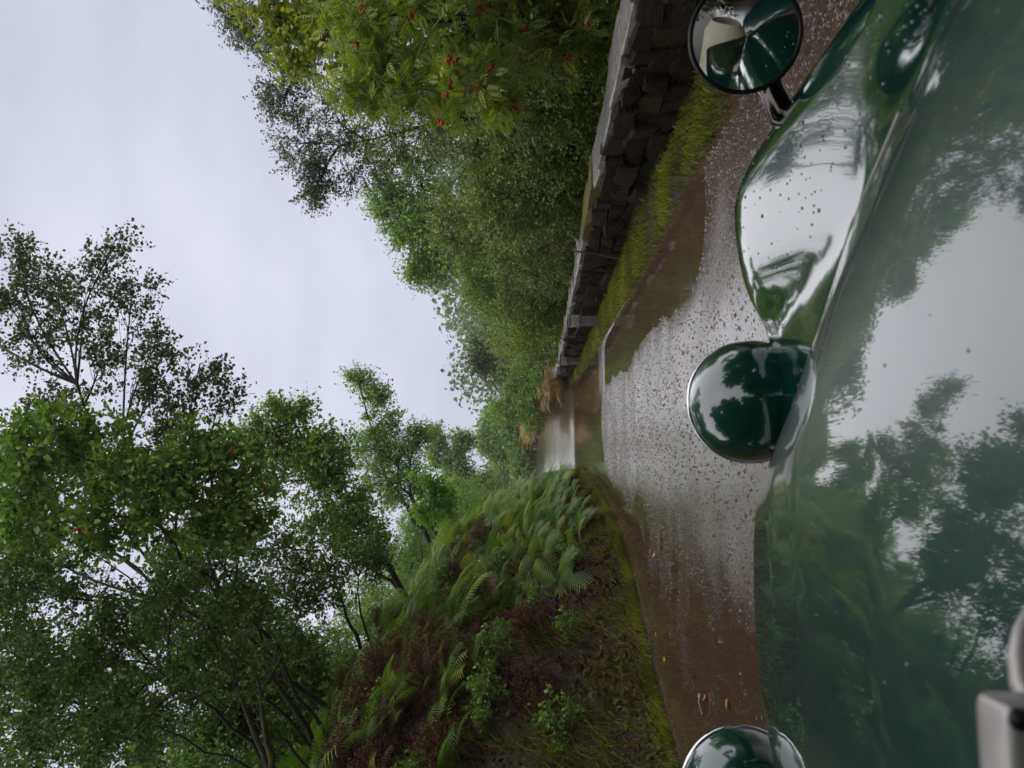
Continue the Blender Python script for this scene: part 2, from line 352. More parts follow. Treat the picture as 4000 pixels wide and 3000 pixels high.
def bez(a, b, sag, n, wob=.0):
    t = np.linspace(0, 1, n)[:, None]; a = np.asarray(a, float); b = np.asarray(b, float)
    mid = (a+b)/2+np.array([0, 0, sag*np.linalg.norm(b-a)])+rng.normal(size=3)*wob*np.linalg.norm(b-a)
    return (1-t)**2*a+2*t*(1-t)*mid+t*t*b
def crown(trunk, blobs, nsub, ntw, nlf, twl, lsize, spread=1.0, shell=.5, limb_r=.05, drop=.2, updown=0.):
    """blobs: (centre, (rx,ry,rz)).  returns wood MB, leaf P, D, S"""
    wood = MB(); Ps = []; Ds = []; Ss = []
    tr = np.asarray(trunk, float)
    for c, r in blobs:
        c = np.array(c, float); r = np.array(r, float)
        k = int(np.argmin(np.linalg.norm((tr-c)*[1, 1, .6], axis=1)+np.maximum(0, tr[:, 2]-c[2])*2)); s0 = tr[k]
        lp = bez(s0, c, .12, 8, .08); wood.add(*tube(lp, np.linspace(limb_r*(.6+.4*r.mean()), limb_r*.25, 8), 5))
        scale = max(.35, float(r.prod())**(2/9.))
        ns = max(4, int(nsub*scale))
        for j in range(ns):
            v = rng.normal(size=3); v /= np.linalg.norm(v); rad = rng.uniform(shell, 1)**.6
            e = c+v*r*rad; st = lp[rng.integers(3, 8)]
            bp = bez(st, e, .1, 5, .1); wood.add(*tube(bp, np.linspace(limb_r*.22, limb_r*.06, 5), 3))
            t = rng.uniform(.35, 1.0, ntw)**.7; ii = t*4; i0 = np.clip(ii.astype(int), 0, 3); fr = (ii-i0)[:, None]
            ts = bp[i0]*(1-fr)+bp[i0+1]*fr
            bd = bp[-1]-bp[0]; bd /= np.linalg.norm(bd)+1e-9
            d = rng.normal(size=(ntw, 3))*spread+bd*.8+np.array([0, 0, updown]); d /= np.linalg.norm(d, axis=1)[:, None]
            L = twl*rng.uniform(.5, 1.2, ntw); te = ts+d*L[:, None]
            # twig slivers
            q = np.cross(d, rng.normal(size=(ntw, 3))); q /= np.linalg.norm(q, axis=1)[:, None]; wr = limb_r*.05+.001
            V = np.stack([ts-q*wr, ts+q*wr, te], 1).reshape(-1, 3); V = np.concatenate([V.reshape(ntw, 3, 3), te[:, None]], 1).reshape(-1, 3)
            wood.add(V, np.arange(ntw*4).reshape(-1, 4))
            tt = rng.uniform(.1, 1.05, (ntw, nlf, 1)); p = ts[:, None]+(te-ts)[:, None]*tt+rng.normal(size=(ntw, nlf, 3))*twl*.06
            ld = d[:, None]*.5+rng.normal(size=(ntw, nlf, 3))*.8-np.array([0, 0, drop]); ld /= np.linalg.norm(ld, axis=2)[..., None]
            Ps.append(p.reshape(-1, 3)); Ds.append(ld.reshape(-1, 3)); Ss.append(lsize*rng.uniform(.6, 1.25, ntw*nlf))
    return wood, np.concatenate(Ps), np.concatenate(Ds), np.concatenate(Ss)
NT = [0]
def tree(name, label, cat, base_pt, tops, blobs, leaf, bark='bark', r0=.1, nsub=14, ntw=12, nlf=6, twl=.35, lsize=.06, kind='oval',
         wid=.6, group=None, spread=1., shell=.45, drop=.2, berries=0, stems=1, updown=0., berry_r=.05):
    root = empty(name, base_pt); tag(root, label, cat, group)
    b = np.array(base_pt, float)
    wood = MB(); trunks = []
    for k, tp in enumerate(tops):
        a = b+np.array([.12*k, .08*k, -.15]); tp = np.array(tp, float)
        pts = bez(a, tp, .02, 14, .06); pts[1:-1] += rng.normal(size=(12, 3))*np.linalg.norm(tp-a)*.010
        pts = np.array(pts); trunks.append(pts)
        rr = np.linspace(r0*.72, r0*.16, 14)*(1 if k == 0 else .7); rr[0] *= 1.35
        wood.add(*tube(pts, rr, 8))
    tr = np.concatenate(trunks)
    w2, P, D, S = crown(tr, blobs, nsub, ntw, nlf, twl, lsize, spread, shell, max(.012, r0*.42), drop, updown)
    for v, f in zip(w2.v, [None]*len(w2.v)): pass
    off = wood.n
    wood.v += w2.v; wood.f += [f+off for f in w2.f]; wood.n += w2.n
    for i in range(len(wood.v)): wood.v[i] = wood.v[i]-b
    link('trunk', wood.mesh('trunk', M[bark]), root)
    link('crown', leaves_mesh('crown', P-b, D, S, M[leaf], wid, kind), root)
    NT[0] += len(P)
    for i in range(berries):
        cc_ = P[rng.integers(len(P), size=7)]; c = cc_[np.argmin(np.linalg.norm(cc_-np.array(CAM), axis=1))]-b; bm_ = MB()
        for j in range(9):
            o = rng.normal(size=3)*berry_r*.55; bm_.add(*sphere(c+o*[.7, .7, .5], berry_r*.36, 6, 4))
        link('berry_cluster', bm_.mesh('berry_cluster', M['berry']), root)
    return root
def bl(ix, iy, Y, rpx, sy=.9, sz=1.):
    r = rpx*Y/2890; c = at(ix, iy, Y); return (tuple(c), (r, r*sy, r*sz))
def gp(ix_or_x, y=None):  # ground point
    return (ix_or_x, y, float(gz(ix_or_x, y)))
def gxy(iy, Y): # ground point on the column of the photo's iy at distance Y, behind the crest of the bank
    p = at(2000, iy, Y); x = min(p.x, float(xL(Y))-2.6); return (x, p.y, float(gz(x, p.y)))

# ------------------------------------------------------------------ the green sports car
M['dark_chrome'] = plain('dark_chrome', (.10, .085, .08), .12, 1)
CX = -.23                                   # centre line of the car
car = empty('sports_car', (CX, 0.2, 0)); tag(car, 'glossy dark green vintage sports car with round headlamps and sweeping wings on the wet track', 'car')
def cl(v): return np.asarray(v, float)-np.array([CX, .2, 0])
def cpart(name, me, parent=None): return link(name, me, parent or car)
def wB(y): return np.interp(y, [-.1, .5, .74, 1.02, 1.3, 1.45], [.575, .575, .50, .36, .25, .22])      # half width of the bonnet
def hb0(y): return np.interp(y, [-.1, .1, .35, .6, .9, 1.1, 1.3], [1.0, .992, .968, .938, .897, .867, .834])
def hB(y):
    y = np.asarray(y, float)
    return np.where(y <= 1.28, hb0(np.minimum(y, 1.28)), .8375-.12*(y-1.28)-(.10-np.sqrt(np.clip(.10**2-(y-1.28)**2, 0, 1)))*.9)
def seam_z(y): return hB(y)-.05
uu = np.linspace(-1, 1, 121); yb = np.concatenate([np.linspace(-.05, 1.27, 60), 1.28+.0985*np.sin(np.linspace(0, math.pi/2, 16))])
Yb, Ub = np.meshgrid(yb, uu, indexing='ij')
Zb = hB(Yb)-.014*np.abs(Ub)**2-.036*np.abs(Ub)**7
Xb = CX+Ub*wB(Yb)
cpart('bonnet', npmesh('bonnet', cl(np.stack([Xb, Yb, Zb], -1).reshape(-1, 3)), grid_faces(len(yb), len(uu)), M['paint'], True))
# bonnet side beads (the seams)
for sg in (-1, 1):
    ys = np.linspace(.62, 1.3, 50)
    P = np.stack([CX+sg*(wB(ys)+.002), ys, seam_z(ys)+.001], 1)
    cpart('bonnet_bead', MB().add(*tube(cl(P), .0016, 6)).mesh('bonnet_bead', M['bright']))
# bonnet sides
    ys2 = np.linspace(-.05, 1.32, 40); hh = np.linspace(0, 1, 8); A, B = np.meshgrid(ys2, hh, indexing='ij')
    V = np.stack([CX+sg*(wB(A)+.001-.02*B), A, seam_z(A)-.006-B*.4], -1)
    cpart('bonnet_side', npmesh('bonnet_side', cl(V.reshape(-1, 3)), grid_faces(40, 8), M['paint'], True))
# wings
def hC(y):
    y = np.asarray(y, float)
    back = .865-.30*sstep((.45-y)/.95)
    Rr = .40; fr = np.clip((y-1.18)/Rr, 0, 1)
    return back-.42*(1-np.sqrt(1-fr**2))
AC, AO = .68, .82
def wing(sg):
    yw = np.concatenate([np.linspace(-.5, 1.15, 70), 1.18+.40*np.sin(np.linspace(0, math.pi/2, 26))])
    nt_, no = 44, 22
    rows = []
    def sm(h, n=10):
        for _ in range(n): h[1:-1] = .25*h[:-2]+.5*h[1:-1]+.25*h[2:]
        return h
    for y in yw:
        w0 = float(wB(min(y, 1.32)))+.006; hc = float(hC(y)); f = max(0, (y-1.0)/.58); 
        nar = .05*min(1, f)**2*1.5
        hs = float(seam_z(min(max(y, -.05), 1.27)))-.004-.30*float(sstep((y-1.33)/.25))
        ds = .004+.055*float(sstep((y-.55)/.5))+.25*float(sstep((y-1.36)/.2)); t = np.linspace(0, 1, nt_)
        ac = AC-nar*.5; a = w0+(ac-w0)*t
        a0 = max(w0+.005, .495); tt = np.clip((a-a0)/(ac-a0), 0, 1)
        hf = hs-.004*float(sstep((y-.6)/.4)); k_ = np.sqrt(np.clip(1-(1-tt)**2, 0, 1)) if hc > hf else tt*tt*(3-2*tt)
        h = hf+(hc-hf)*k_; h[0] = hs; h = sm(h, 12)
        th = np.linspace(0, math.pi/2, no)[1:]; ro = AO-AC-nar*.6
        a2 = ac+ro*np.sin(th); h2 = hc-.17*(1-np.cos(th))
        a3 = np.array([a2[-1]+.004, a2[-1]+.002, a2[-1]-.01]); h3 = np.array([hc-.2, hc-.27, hc-.33])
        aa = np.concatenate([a, a2, a3]); hh = np.concatenate([h, h2, h3])
        rows.append(np.stack([CX+sg*aa, np.full(len(aa), y), np.maximum(hh, .34)], 1))
    V = np.array(rows); 
    me = npmesh('front_wing', cl(V.reshape(-1, 3)), grid_faces(len(yw), V.shape[1]), M['wing_paint'], True)
    wg = cpart('front_wing', me)
    ed = V[:, -1]; cpart('wing_edge', MB().add(*tube(cl(ed), .006, 6)).mesh('wing_edge', M['paint']), wg)
    return wg, V
wR, VR = wing(1); wL, VL = wing(-1)
# rain drops standing on the right wing and the bonnet
dm = MB(); Vf = VR.reshape(-1, 3)
dms = MB(); dms.add(*sphere((0, 0, 0), (1, 1, .45), 8, 5, 0, .98)); 
for i in range(420):
    if i % 3:
        r_ = rng.integers(45, 90); c_ = rng.integers(18, 60); p = VR[r_, c_].copy(); p += (VR[min(r_+1, 95), c_]-p)*rng.random()+(VR[r_, c_+1]-VR[r_, c_])*rng.random()
    else:
        y_ = rng.uniform(.3, 1.2); u_ = rng.uniform(-.9, .9); p = np.array([CX+u_*float(wB(y_)), y_, float(hB(y_))-.014*u_**2-.036*abs(u_)**7])
    s_ = rng.uniform(.001, .0024)*(1 if rng.random() < .9 else 1.5)*(1 if i % 3 else .7)
    v, f = sphere(cl(p), (s_, s_*1.15, s_*.6), 8, 5); dm.add(v, f)
tag(cpart('water_drops', dm.mesh('water_drops', M['drop'])), kind='stuff')
# headlamps
def lamp(c, Rr):
    prof = [(0.0005, -.155), (Rr*.22, -.152), (Rr*.45, -.14), (Rr*.66, -.115), (Rr*.82, -.085), (Rr*.93, -.05), (Rr*.99, -.012), (Rr, .02), (Rr*.995, .035)]
    # smooth by resampling on an ellipse
    ph = np.linspace(0, math.pi/2, 26); prof = [(max(.0004, Rr*math.sin(a)), .02-.14*math.cos(a)) for a in ph]+[(Rr, .035)]
    v, f = lathe(prof, 64); mat = Matrix.Rotation(R(-90), 4, 'X')
    def tr(v): return np.array([list((mat @ Vector(p)))for p in v])+cl(c)
    o = cpart('headlamp', npmesh('headlamp', tr(v), f, M['lamp_paint'], True))
    th = np.linspace(0, 2*math.pi, 65); pts = [(Rr*1.004+.0035*math.cos(a), .038+.006*math.sin(a)) for a in np.linspace(0, 2*math.pi, 13)]
    v, f = lathe(pts, 64); cpart('rim', npmesh('rim', tr(v), f, M['chrome'], True), o)
    v, f = lathe([(Rr, .042), (Rr*.8, .052), (Rr*.4, .06), (.0004, .063)], 48); cpart('lens', npmesh('lens', tr(v), f, M['lens'], True), o)
    # stalk down into the car
    v, f = tube([tuple(cl(c)+[0, 0, -.06]), tuple(cl(c)+[0, -.01, -.22])], [.05, .07], 14); cpart('mount', npmesh('mount', v, np.array(f), M['paint'], True), o)
lamp((.130, 1.385, .797), .1135); lamp((-.600, 1.46, .812), .1125)
# radiator cowl and grille below the bonnet nose
v, f = sphere((0, 0, 0), 1, 40, 20); cw = np.array([CX, 1.30, .56]); V = np.sign(v)*np.abs(v)**.8*[.235, .09, .255]+cw
cowl = cpart('radiator_cowl', npmesh('radiator_cowl', cl(V), f, M['paint'], True))
for k in range(13):
    x = CX-.15+.025*k; v, f = tube([(x, 1.39, .40), (x, 1.395, .58), (x, 1.385, .72)], .004, 6)
    cpart('grille_bar', npmesh('grille_bar', cl(v), np.array(f), M['chrome'], True), cowl)
# body behind the windscreen: scuttle, doors, tail
def loft(secs, name, mat):
    V = np.array(secs); return cpart(name, npmesh(name, cl(V.reshape(-1, 3)), grid_faces(V.shape[0], V.shape[1]), mat, True))
for sg in (-1, 1):
    secs = []
    for y in np.linspace(.0, -1.0, 24):
        top = .80-.12*float(sstep((-y-.1)/.5)); secs.append([(CX+sg*(.60+.02*math.sin(a*3)), y, z) for a, z in zip(np.linspace(0, 1, 8), np.linspace(top, .32, 8))])
    d_ = loft(secs, 'door', M['paint'])
    P = [(CX+sg*.60, y, .803-.12*float(sstep((-y-.1)/.5))) for y in np.linspace(0, -1, 20)]
    cpart('door_top_roll', MB().add(*tube(cl(P), .02, 10)).mesh('door_top_roll', M['tan']), d_)
    v, f = tube([(CX+sg*.625, -.72, .60), (CX+sg*.635, -.82, .60)], .009, 8); cpart('door_handle', npmesh('door_handle', cl(v), np.array(f), M['chrome'], True), d_)
    secs = []
    for y in np.linspace(-.95, -1.95, 34):
        t = (-.95-y)/1.0; hh = .42+.30*math.sin(math.pi*min(1, t*1.02))**.7
        secs.append([(CX+sg*(.56+.22*math.sin(a)), y, max(.28, .34+(hh-.34)*math.cos(a)**.8 if a < 1.57 else .3)) for a in np.linspace(0, 1.55, 18)])
    loft(secs, 'rear_wing', M['paint'])
secs = []
for y in np.linspace(-1.0, -1.9, 20):
    t = (-1-y)/.9; z = .70-.38*t**1.8
    secs.append([(CX+.6*u, y, z-.06*abs(u)**3) for u in np.linspace(-1, 1, 24)])
loft(secs, 'tail_panel', M['paint'])
v, f = tube([(CX+u*.66, -1.0-.05*(1-u*u), .84+.03*(1-u*u)) for u in np.linspace(-1, 1, 24)], [.08]+[.11]*22+[.08], 16)
cpart('folded_hood', npmesh('folded_hood', cl(v), np.array(f), M['cream'], True))
for sg in (-1, 1):
    v, f = sphere((CX+sg*.28, -.78, .62), (.22, .08, .3), 20, 14); cpart('seat_back', npmesh('seat_back', cl(v), f, M['tan'], True))
v, f = sphere((CX, -.4, .32), (.55, .7, .1), 20, 10); cpart('cockpit_floor', npmesh('cockpit_floor', cl(v), f, M['rubber'], True))
# wheels
def wheel(x, y, Rw=.32):
    o = cpart('wheel', MB().add(*tube(cl([(x-.03, y, Rw), (x+.03, y, Rw)]), .06, 16)).mesh('wheel', M['chrome']))
    rot = Matrix.Rotation(R(90), 4, 'Y')
    def tr(v): return np.array([list(rot @ Vector(p)) for p in v])+cl((x, y, Rw))
    v, f = lathe([(Rw-.075, -.06), (Rw-.02, -.075), (Rw, -.05), (Rw, .05), (Rw-.02, .075), (Rw-.075, .06), (Rw-.075, -.06)], 40); cpart('tyre', npmesh('tyre', tr(v), f, M['rubber'], True), o)
    v, f = lathe([(Rw-.08, -.055), (Rw-.095, 0), (Rw-.08, .055)], 40); cpart('rim', npmesh('rim', tr(v), f, M['chrome'], True), o)
    sp = MB()
    for k in range(24):
        a = k*math.pi/12; s = .03*(1 if k % 2 else -1)
        v, f = tube(tr(np.array([(s, 0, 0), (s, 0, 0)])*0+np.array([[.05*math.cos(a), .05*math.sin(a), s], [(Rw-.09)*math.cos(a+.2), (Rw-.09)*math.sin(a+.2), 0]])), .003, 4); sp.add(v, f)
    cpart('spokes', sp.mesh('spokes', M['chrome']), o)
for x in (CX-.62, CX+.62):
    wheel(x, 1.22); wheel(x, -1.45)
# wing mirror, round, on a curved arm
mc = np.array(at(2912, 137, 1.0)); Rm = .0765
nrm = Vector((-.33, -.93, .08)).normalized()
q = nrm.to_track_quat('Z', 'Y').to_matrix().to_4x4()
def trm(v): return np.array([list(q @ Vector(p)) for p in v])+cl(mc)
v, f = lathe([(Rm*math.sin(a)*1.04, -.075*math.cos(a)-.004) for a in np.linspace(0.01, math.pi/2, 16)], 56)
mir = cpart('wing_mirror', npmesh('wing_mirror', trm(v), f, M['chrome'], True))
v, f = lathe([(Rm*1.0+.0035*math.cos(a), .0035*math.sin(a)) for a in np.linspace(0, 2*math.pi, 13)], 64); cpart('rim', npmesh('rim', trm(v), f, M['rubber'], True), mir)
v, f = lathe([(.0004, .0012), (Rm*.5, .0009), (Rm, 0)], 64); cpart('mirror_glass', npmesh('mirror_glass', trm(v), f, M['mirror'], True), mir)
foot = np.array(at(3085, 455, 1.02)); sk = mc-np.array(nrm)*.05+np.array([-.03, 0, -.03])
v, f = tube(cl([foot+[0, 0, -.03], foot+[.004, 0, .012], (foot+sk)/2+[-.004, 0, .004], sk]), [.030, .021, .017, .034], 14); cpart('arm', npmesh('arm', v, np.array(f), M['dark_chrome'], True), mir)
v, f = sphere(cl(foot+[0, 0, -.008]), (.03, .045, .012), 20, 10); cpart('foot', npmesh('foot', v, f, M['rubber'], True), mir)
# wiper on the scuttle at the lower left corner
wc = np.array(at(4010, 2925, .30))
def rbox(c, s, bev):
    v, f = sphere((0, 0, 0), 1, 32, 16); v = np.sign(v)*np.abs(v)**bev; return v*np.array(s)+np.array(c), f
v, f = rbox(cl(wc), (.0185, .012, .0125), .28); wp = cpart('wiper', npmesh('wiper', v, f, M['bright'], True))
v, f = tube(cl([np.array(at(3987, 2812, .289))+[0, -.0015, 0], np.array(at(3987, 2812, .289))+[0, .006, 0]]), .0034, 14)
v2, f2 = sphere(cl(at(3985, 2812, .288)), (.0042, .0035, .0042), 14, 9); cpart('screw', npmesh('screw', v2, f2, M['rubber'], True), wp)
pts = [at(4050, 2760, .33), at(4010, 2680, .34), at(4000, 2580, .345), at(4010, 2470, .35), at(4060, 2350, .355)]
v, f = tube(cl([tuple(p) for p in pts]), [.006, .0065, .0065, .0055, .004], 12); cpart('wiper_arm', npmesh('wiper_arm', v, np.array(f), M['bright'], True), wp)


# ------------------------------------------------------------------ dry stone wall on the right
wall = empty('stone_wall', (2.95, 0, 0)); tag(wall, 'low dark dry stone wall with pale wet coping stones along the right verge', 'wall')
blk = [chamfer_block(i) for i in range(6)]
blks = []
for b_ in blk: b_.materials.append(M['stone']); blks.append(b_)
blkc = []
for i in range(4): b_ = chamfer_block(20+i); b_.materials.append(M['coping']); blkc.append(b_)
blkm = []
for i in range(2): b_ = chamfer_block(30+i); b_.materials.append(M['mossy']); blkm.append(b_)
wl = np.array([2.95, 0, 0])
blkms = [blk[0].copy()]; blkms[0].materials.clear(); blkms[0].materials.append(M['moss_stone'])
def put(name, me, c, s, rz=0, j=.06):
    return link(name, me, wall, np.array(c)-wl, (random.uniform(-j, j), random.uniform(-j, j), rz+random.uniform(-j, j)), s)
# core so that no light comes through
ys = np.linspace(-8, 60, 120)
secs = np.array([[(float(xW(y))+.08, y, float(base(y))-.1), (float(xW(y))+.10, y, float(base(y))+.49), (float(xW(y))+.36, y, float(base(y))+.49), (float(xW(y))+.38, y, float(base(y))-.1)] for y in ys])
link('wall_core', npmesh('wall_core', (secs.reshape(-1, 3)-wl), grid_faces(120, 4), M['stone'], False), wall)
for row in range(3):
    y = -1.0+random.random()*.2; hgt = (.21, .19, .17)[row]; zc = (.14, .335, .505)[row]
    while y < (24 if row < 2 else 40):
        L = random.choice((.17, .24, .3, .38, .5, .62))*random.uniform(.85, 1.1)*(1.0 if y < 12 else 1.3)
        put('stone', random.choice(blks+blkms*2), (float(xW(y+L/2))+.13+random.uniform(-.045, .03), y+L/2, zc-.04+float(base(y))+random.uniform(-.02, .02)), (.34, L*1.03, hgt*random.uniform(.85, 1.3)), 0, .13)
        y += L
y = -2
while y < 62:
    L = random.uniform(.38, .75)*(1 if y < 26 else 1.5)
    mossy = 7.3 < y < 9.3
    put('coping_stone', random.choice(blkm if mossy else blkc), (float(xW(y+L/2))+.2, y+L/2, .60-.06+float(base(y))+(.012 if mossy else 0)+random.uniform(-.012, .012)), (random.uniform(.36, .44), L*1.02, random.uniform(.09, .14)+(.03 if mossy else 0)), 0, .035)
    y += L
far = MB()
# posts in front of the wall
def post(c, h, wdt, label):
    o = empty('marker_post', c); tag(o, label, 'post', 'squat grey marker posts against the wall')
    v, f = sphere((0, 0, 0), 1, 16, 10); bx = np.sign(v)*np.abs(v)**.12
    link('post_body', npmesh('post_body', bx*[wdt/2, wdt/2, h*.36]+[0, 0, h*.30], f, M['post'], False), o)
    link('post_cap', npmesh('post_cap', bx*[wdt*.6, wdt*.6, h*.17]+[0, 0, h*.83], f, M['coping'], False), o)
    link('band', npmesh('band', bx*[wdt*.63, wdt*.63, h*.02]+[0, 0, h*.985], f, M['rubber'], False), o)
p = at(2330, 1250, 13.6); post((p.x-.02, 13.6, float(gz(p.x, 13.6))-.02), .60, .17, 'nearer squat grey post with a pale block top standing against the stone wall')
p = at(2245, 1405, 19.3); post((p.x-.02, 19.3, float(gz(p.x, 19.3))-.02), .60, .19, 'farther squat grey post with a pale block top, near the brown bracken')
# thin bare sapling leaning over the wall
pb = at(2450, 1010, 9.6); o = empty('bare_sapling', (pb.x, pb.y, .12)); tag(o, 'thin reddish bare twig stem leaning over the wall top', 'sapling')
b0 = np.array([pb.x, pb.y, .12]); mb = MB(); t1 = np.array(at(2230, 980, 9.7)); t2 = np.array(at(2090, 950, 9.8))
mb.add(*tube(np.array([b0, (b0+t1)/2+[.02, 0, .0], t1, t2])-b0, [.016, .013, .009, .004], 6))
for k in range(7):
    s = t1+(t2-t1)*rng.uniform(-.3, .9); e = s+rng.normal(size=3)*[.16, .12, .05]+[0, 0, .14]; mb.add(*tube(np.array([s, (s+e)/2+[0, 0, .02], e])-b0, [.005, .0035, .002], 4))
link('stem', mb.mesh('stem', M['redtwig']), o)

T = {}
# ------------------------------------------------------------------ trees on the right
tree('rowan_tree', 'near rowan tree with big light green leaves and red berry clusters behind the wall', 'tree', gp(4.1, 6.6), [tuple(at(1550, 60, 6.8)), tuple(at(1900, 250, 6.4))],
     [bl(1450, 80, 6.6, 330), bl(1800, 60, 6.2, 320), bl(1580, 330, 6.6, 210), bl(1880, 330, 6.1, 230), bl(1400, 330, 6.8, 120), bl(2130, 120, 6.2, 220), bl(1650, -250, 6.5, 350), bl(2050, -250, 6.5, 350)],
     'rowan_leaf', r0=.07, nsub=26, ntw=12, nlf=4, twl=.24, lsize=.16, kind='pinnate', berries=60, berry_r=.045, shell=.3)
tree('hazel_tree', 'yellow green leafy tree behind the rowan, reaching up at the frame edge', 'tree', gp(5.6, 8.8), [tuple(at(1150, -80, 9))],
     [bl(1120, -60, 9, 260), bl(1290, 120, 9, 200), bl(1180, 150, 9.3, 130), bl(1500, -50, 9.4, 280), bl(1000, -350, 9, 300)],
     'yellow_leaf', nsub=34, ntw=14, nlf=6, twl=.4, lsize=.085, kind='hex', wid=.8, r0=.09)
tree('birch_tree', 'tall birch with fine grey green leaves and open sky gaps in its top', 'tree', gp(7.2, 15), [tuple(at(1150, 300, 15)), tuple(at(1250, 560, 15))],
     [bl(1150, 250, 15, 150), bl(1110, 400, 15, 110), bl(1180, 560, 15, 120), bl(1260, 690, 15, 85), bl(1225, 760, 15, 35), bl(1330, 480, 15, 160), bl(1430, 650, 15, 120), bl(1480, 350, 15, 190), bl(1650, 500, 15, 210), bl(1000, 120, 15.5, 110), bl(900, 20, 15.5, 90)],
     'birch_leaf', nsub=30, ntw=13, nlf=8, twl=.42, lsize=.06, wid=.75, r0=.11)
tree('oak_tree', 'olive brown twiggy tree between the rowan and the birch', 'tree', gp(5.2, 10.2), [tuple(at(1600, 330, 10.3)), tuple(at(1750, 480, 10.2))],
     [bl(1620, 380, 10.3, 170), bl(1800, 450, 10.2, 190), bl(1980, 400, 10, 170), bl(1500, 550, 10.5, 120), bl(2000, 600, 10, 150), bl(1850, 650, 10, 150)],
     'olive_leaf', nsub=34, ntw=13, nlf=7, twl=.35, lsize=.05, r0=.09)
tree('yellow_bush', 'yellow green bush leaning to the wall under the birch', 'bush', gp(4.6, 11.5), [tuple(at(1980, 780, 11.5))],
     [bl(1970, 720, 11.5, 110), bl(2050, 830, 11.5, 110), bl(2120, 700, 11.3, 110), bl(2150, 880, 11.5, 90), bl(1900, 800, 12, 90)],
     'yellow_leaf', nsub=36, ntw=13, nlf=7, twl=.3, lsize=.05, r0=.05)
tree('broadleaf_tree', 'round dark green tree left of the birch, its rim against the sky', 'tree', gp(7.5, 21), [tuple(at(1600, 850, 21))],
     [bl(1560, 830, 21, 110), bl(1620, 950, 21, 110), bl(1700, 1060, 21, 75), bl(1500, 750, 21, 70), bl(1730, 880, 20.5, 150), bl(1850, 1000, 20.5, 130), bl(1650, 700, 21, 130), bl(1630, 1070, 21, 40)],
     'mid_leaf', nsub=40, ntw=14, nlf=8, twl=.5, lsize=.085, wid=.7, r0=.13)
tree('broadleaf_tree', 'dense green tree over the wall between the round tree and the grey posts', 'tree', gp(6, 19), [tuple(at(1900, 1080, 19))],
     [bl(1870, 1100, 19, 90), bl(1950, 1180, 19, 90), bl(2020, 1080, 19, 110), bl(2100, 1180, 18.5, 90), bl(2030, 950, 18.5, 110), bl(1930, 920, 19, 110), bl(2160, 1050, 18, 90)],
     'mid_leaf', nsub=36, ntw=14, nlf=8, twl=.4, lsize=.07, r0=.1)
tree('light_bush', 'soft light green bush right above the nearer grey post', 'bush', gp(4.6, 17), [tuple(at(2080, 1290, 17))],
     [bl(2080, 1230, 17, 75), bl(2050, 1320, 17.5, 70), bl(2150, 1300, 17, 60), bl(2130, 1150, 16.8, 70)],
     'rowan_leaf', nsub=44, ntw=13, nlf=7, twl=.28, lsize=.06, r0=.04)
tree('grey_tree', 'sparse grey leaved tree top standing out against the sky above the far wall', 'tree', gp(5.6, 36), [tuple(at(1900, 1390, 36))],
     [bl(1900, 1360, 36, 60), bl(1930, 1440, 36, 65), bl(1990, 1380, 36, 70), bl(1870, 1420, 36, 35), bl(2030, 1450, 35, 70)],
     'birch_leaf', nsub=26, ntw=13, nlf=8, twl=.7, lsize=.11, wid=.8, r0=.12)
tree('broadleaf_tree', 'dark green tree behind the farther grey post', 'tree', gp(5.4, 30), [tuple(at(2000, 1500, 30))],
     [bl(2020, 1480, 30, 75), bl(1990, 1590, 30, 75), bl(2080, 1560, 29, 60), bl(2080, 1400, 28, 80), bl(2120, 1480, 27, 50)],
     'mid_leaf', nsub=34, ntw=13, nlf=8, twl=.5, lsize=.1, r0=.1)
tree('lime_bush', 'bright green shrub over the brown bracken on the far wall', 'bush', gp(4.3, 33), [tuple(at(2060, 1610, 33))],
     [bl(2040, 1600, 33, 40), bl(2080, 1650, 33, 36), bl(2110, 1600, 33, 30)],
     'rowan_leaf', nsub=40, ntw=13, nlf=7, twl=.45, lsize=.1, r0=.05)
tree('willow_tree', 'grey green tree at the far bend right of the sky gap', 'tree', gp(4.5, 62), [tuple(at(1950, 1690, 62))],
     [bl(1930, 1640, 62, 55), bl(1910, 1720, 62, 45), bl(1990, 1700, 61, 75), bl(1980, 1610, 60, 60), bl(2050, 1760, 60, 55), bl(1955, 1785, 62, 30), bl(2040, 1830, 60, 40)],
     'mid_leaf', nsub=26, ntw=14, nlf=8, twl=.9, lsize=.2, wid=.8, r0=.2)
# ------------------------------------------------------------------ far trees at the bend
tree('far_tree', 'misty grey green tree in the sky gap at the end of the track', 'tree', gp(-3, 95), [tuple(at(1930, 1880, 95))],
     [bl(1950, 1880, 95, 50), bl(1990, 1960, 95, 60), bl(2040, 1900, 95, 50), bl(1975, 1820, 95, 30), bl(2040, 1820, 95, 45)],
     'olive_leaf', nsub=16, ntw=14, nlf=8, twl=1.4, lsize=.32, wid=.8, r0=.25)
tree('far_tree', 'tall thin topped tree left of the sky gap above the fern bank', 'tree', gp(-5.5, 44), [tuple(at(1700, 1830, 44))],
     [bl(1720, 1770, 44, 50), bl(1790, 1800, 44, 40), bl(1800, 1880, 44, 80), bl(1890, 1900, 44, 70), bl(1700, 1690, 44, 25), bl(1820, 1720, 44, 40), bl(1960, 1960, 43, 70), bl(1850, 1990, 42, 80)],
     'mid_leaf', nsub=26, ntw=14, nlf=8, twl=.7, lsize=.15, wid=.75, r0=.16)
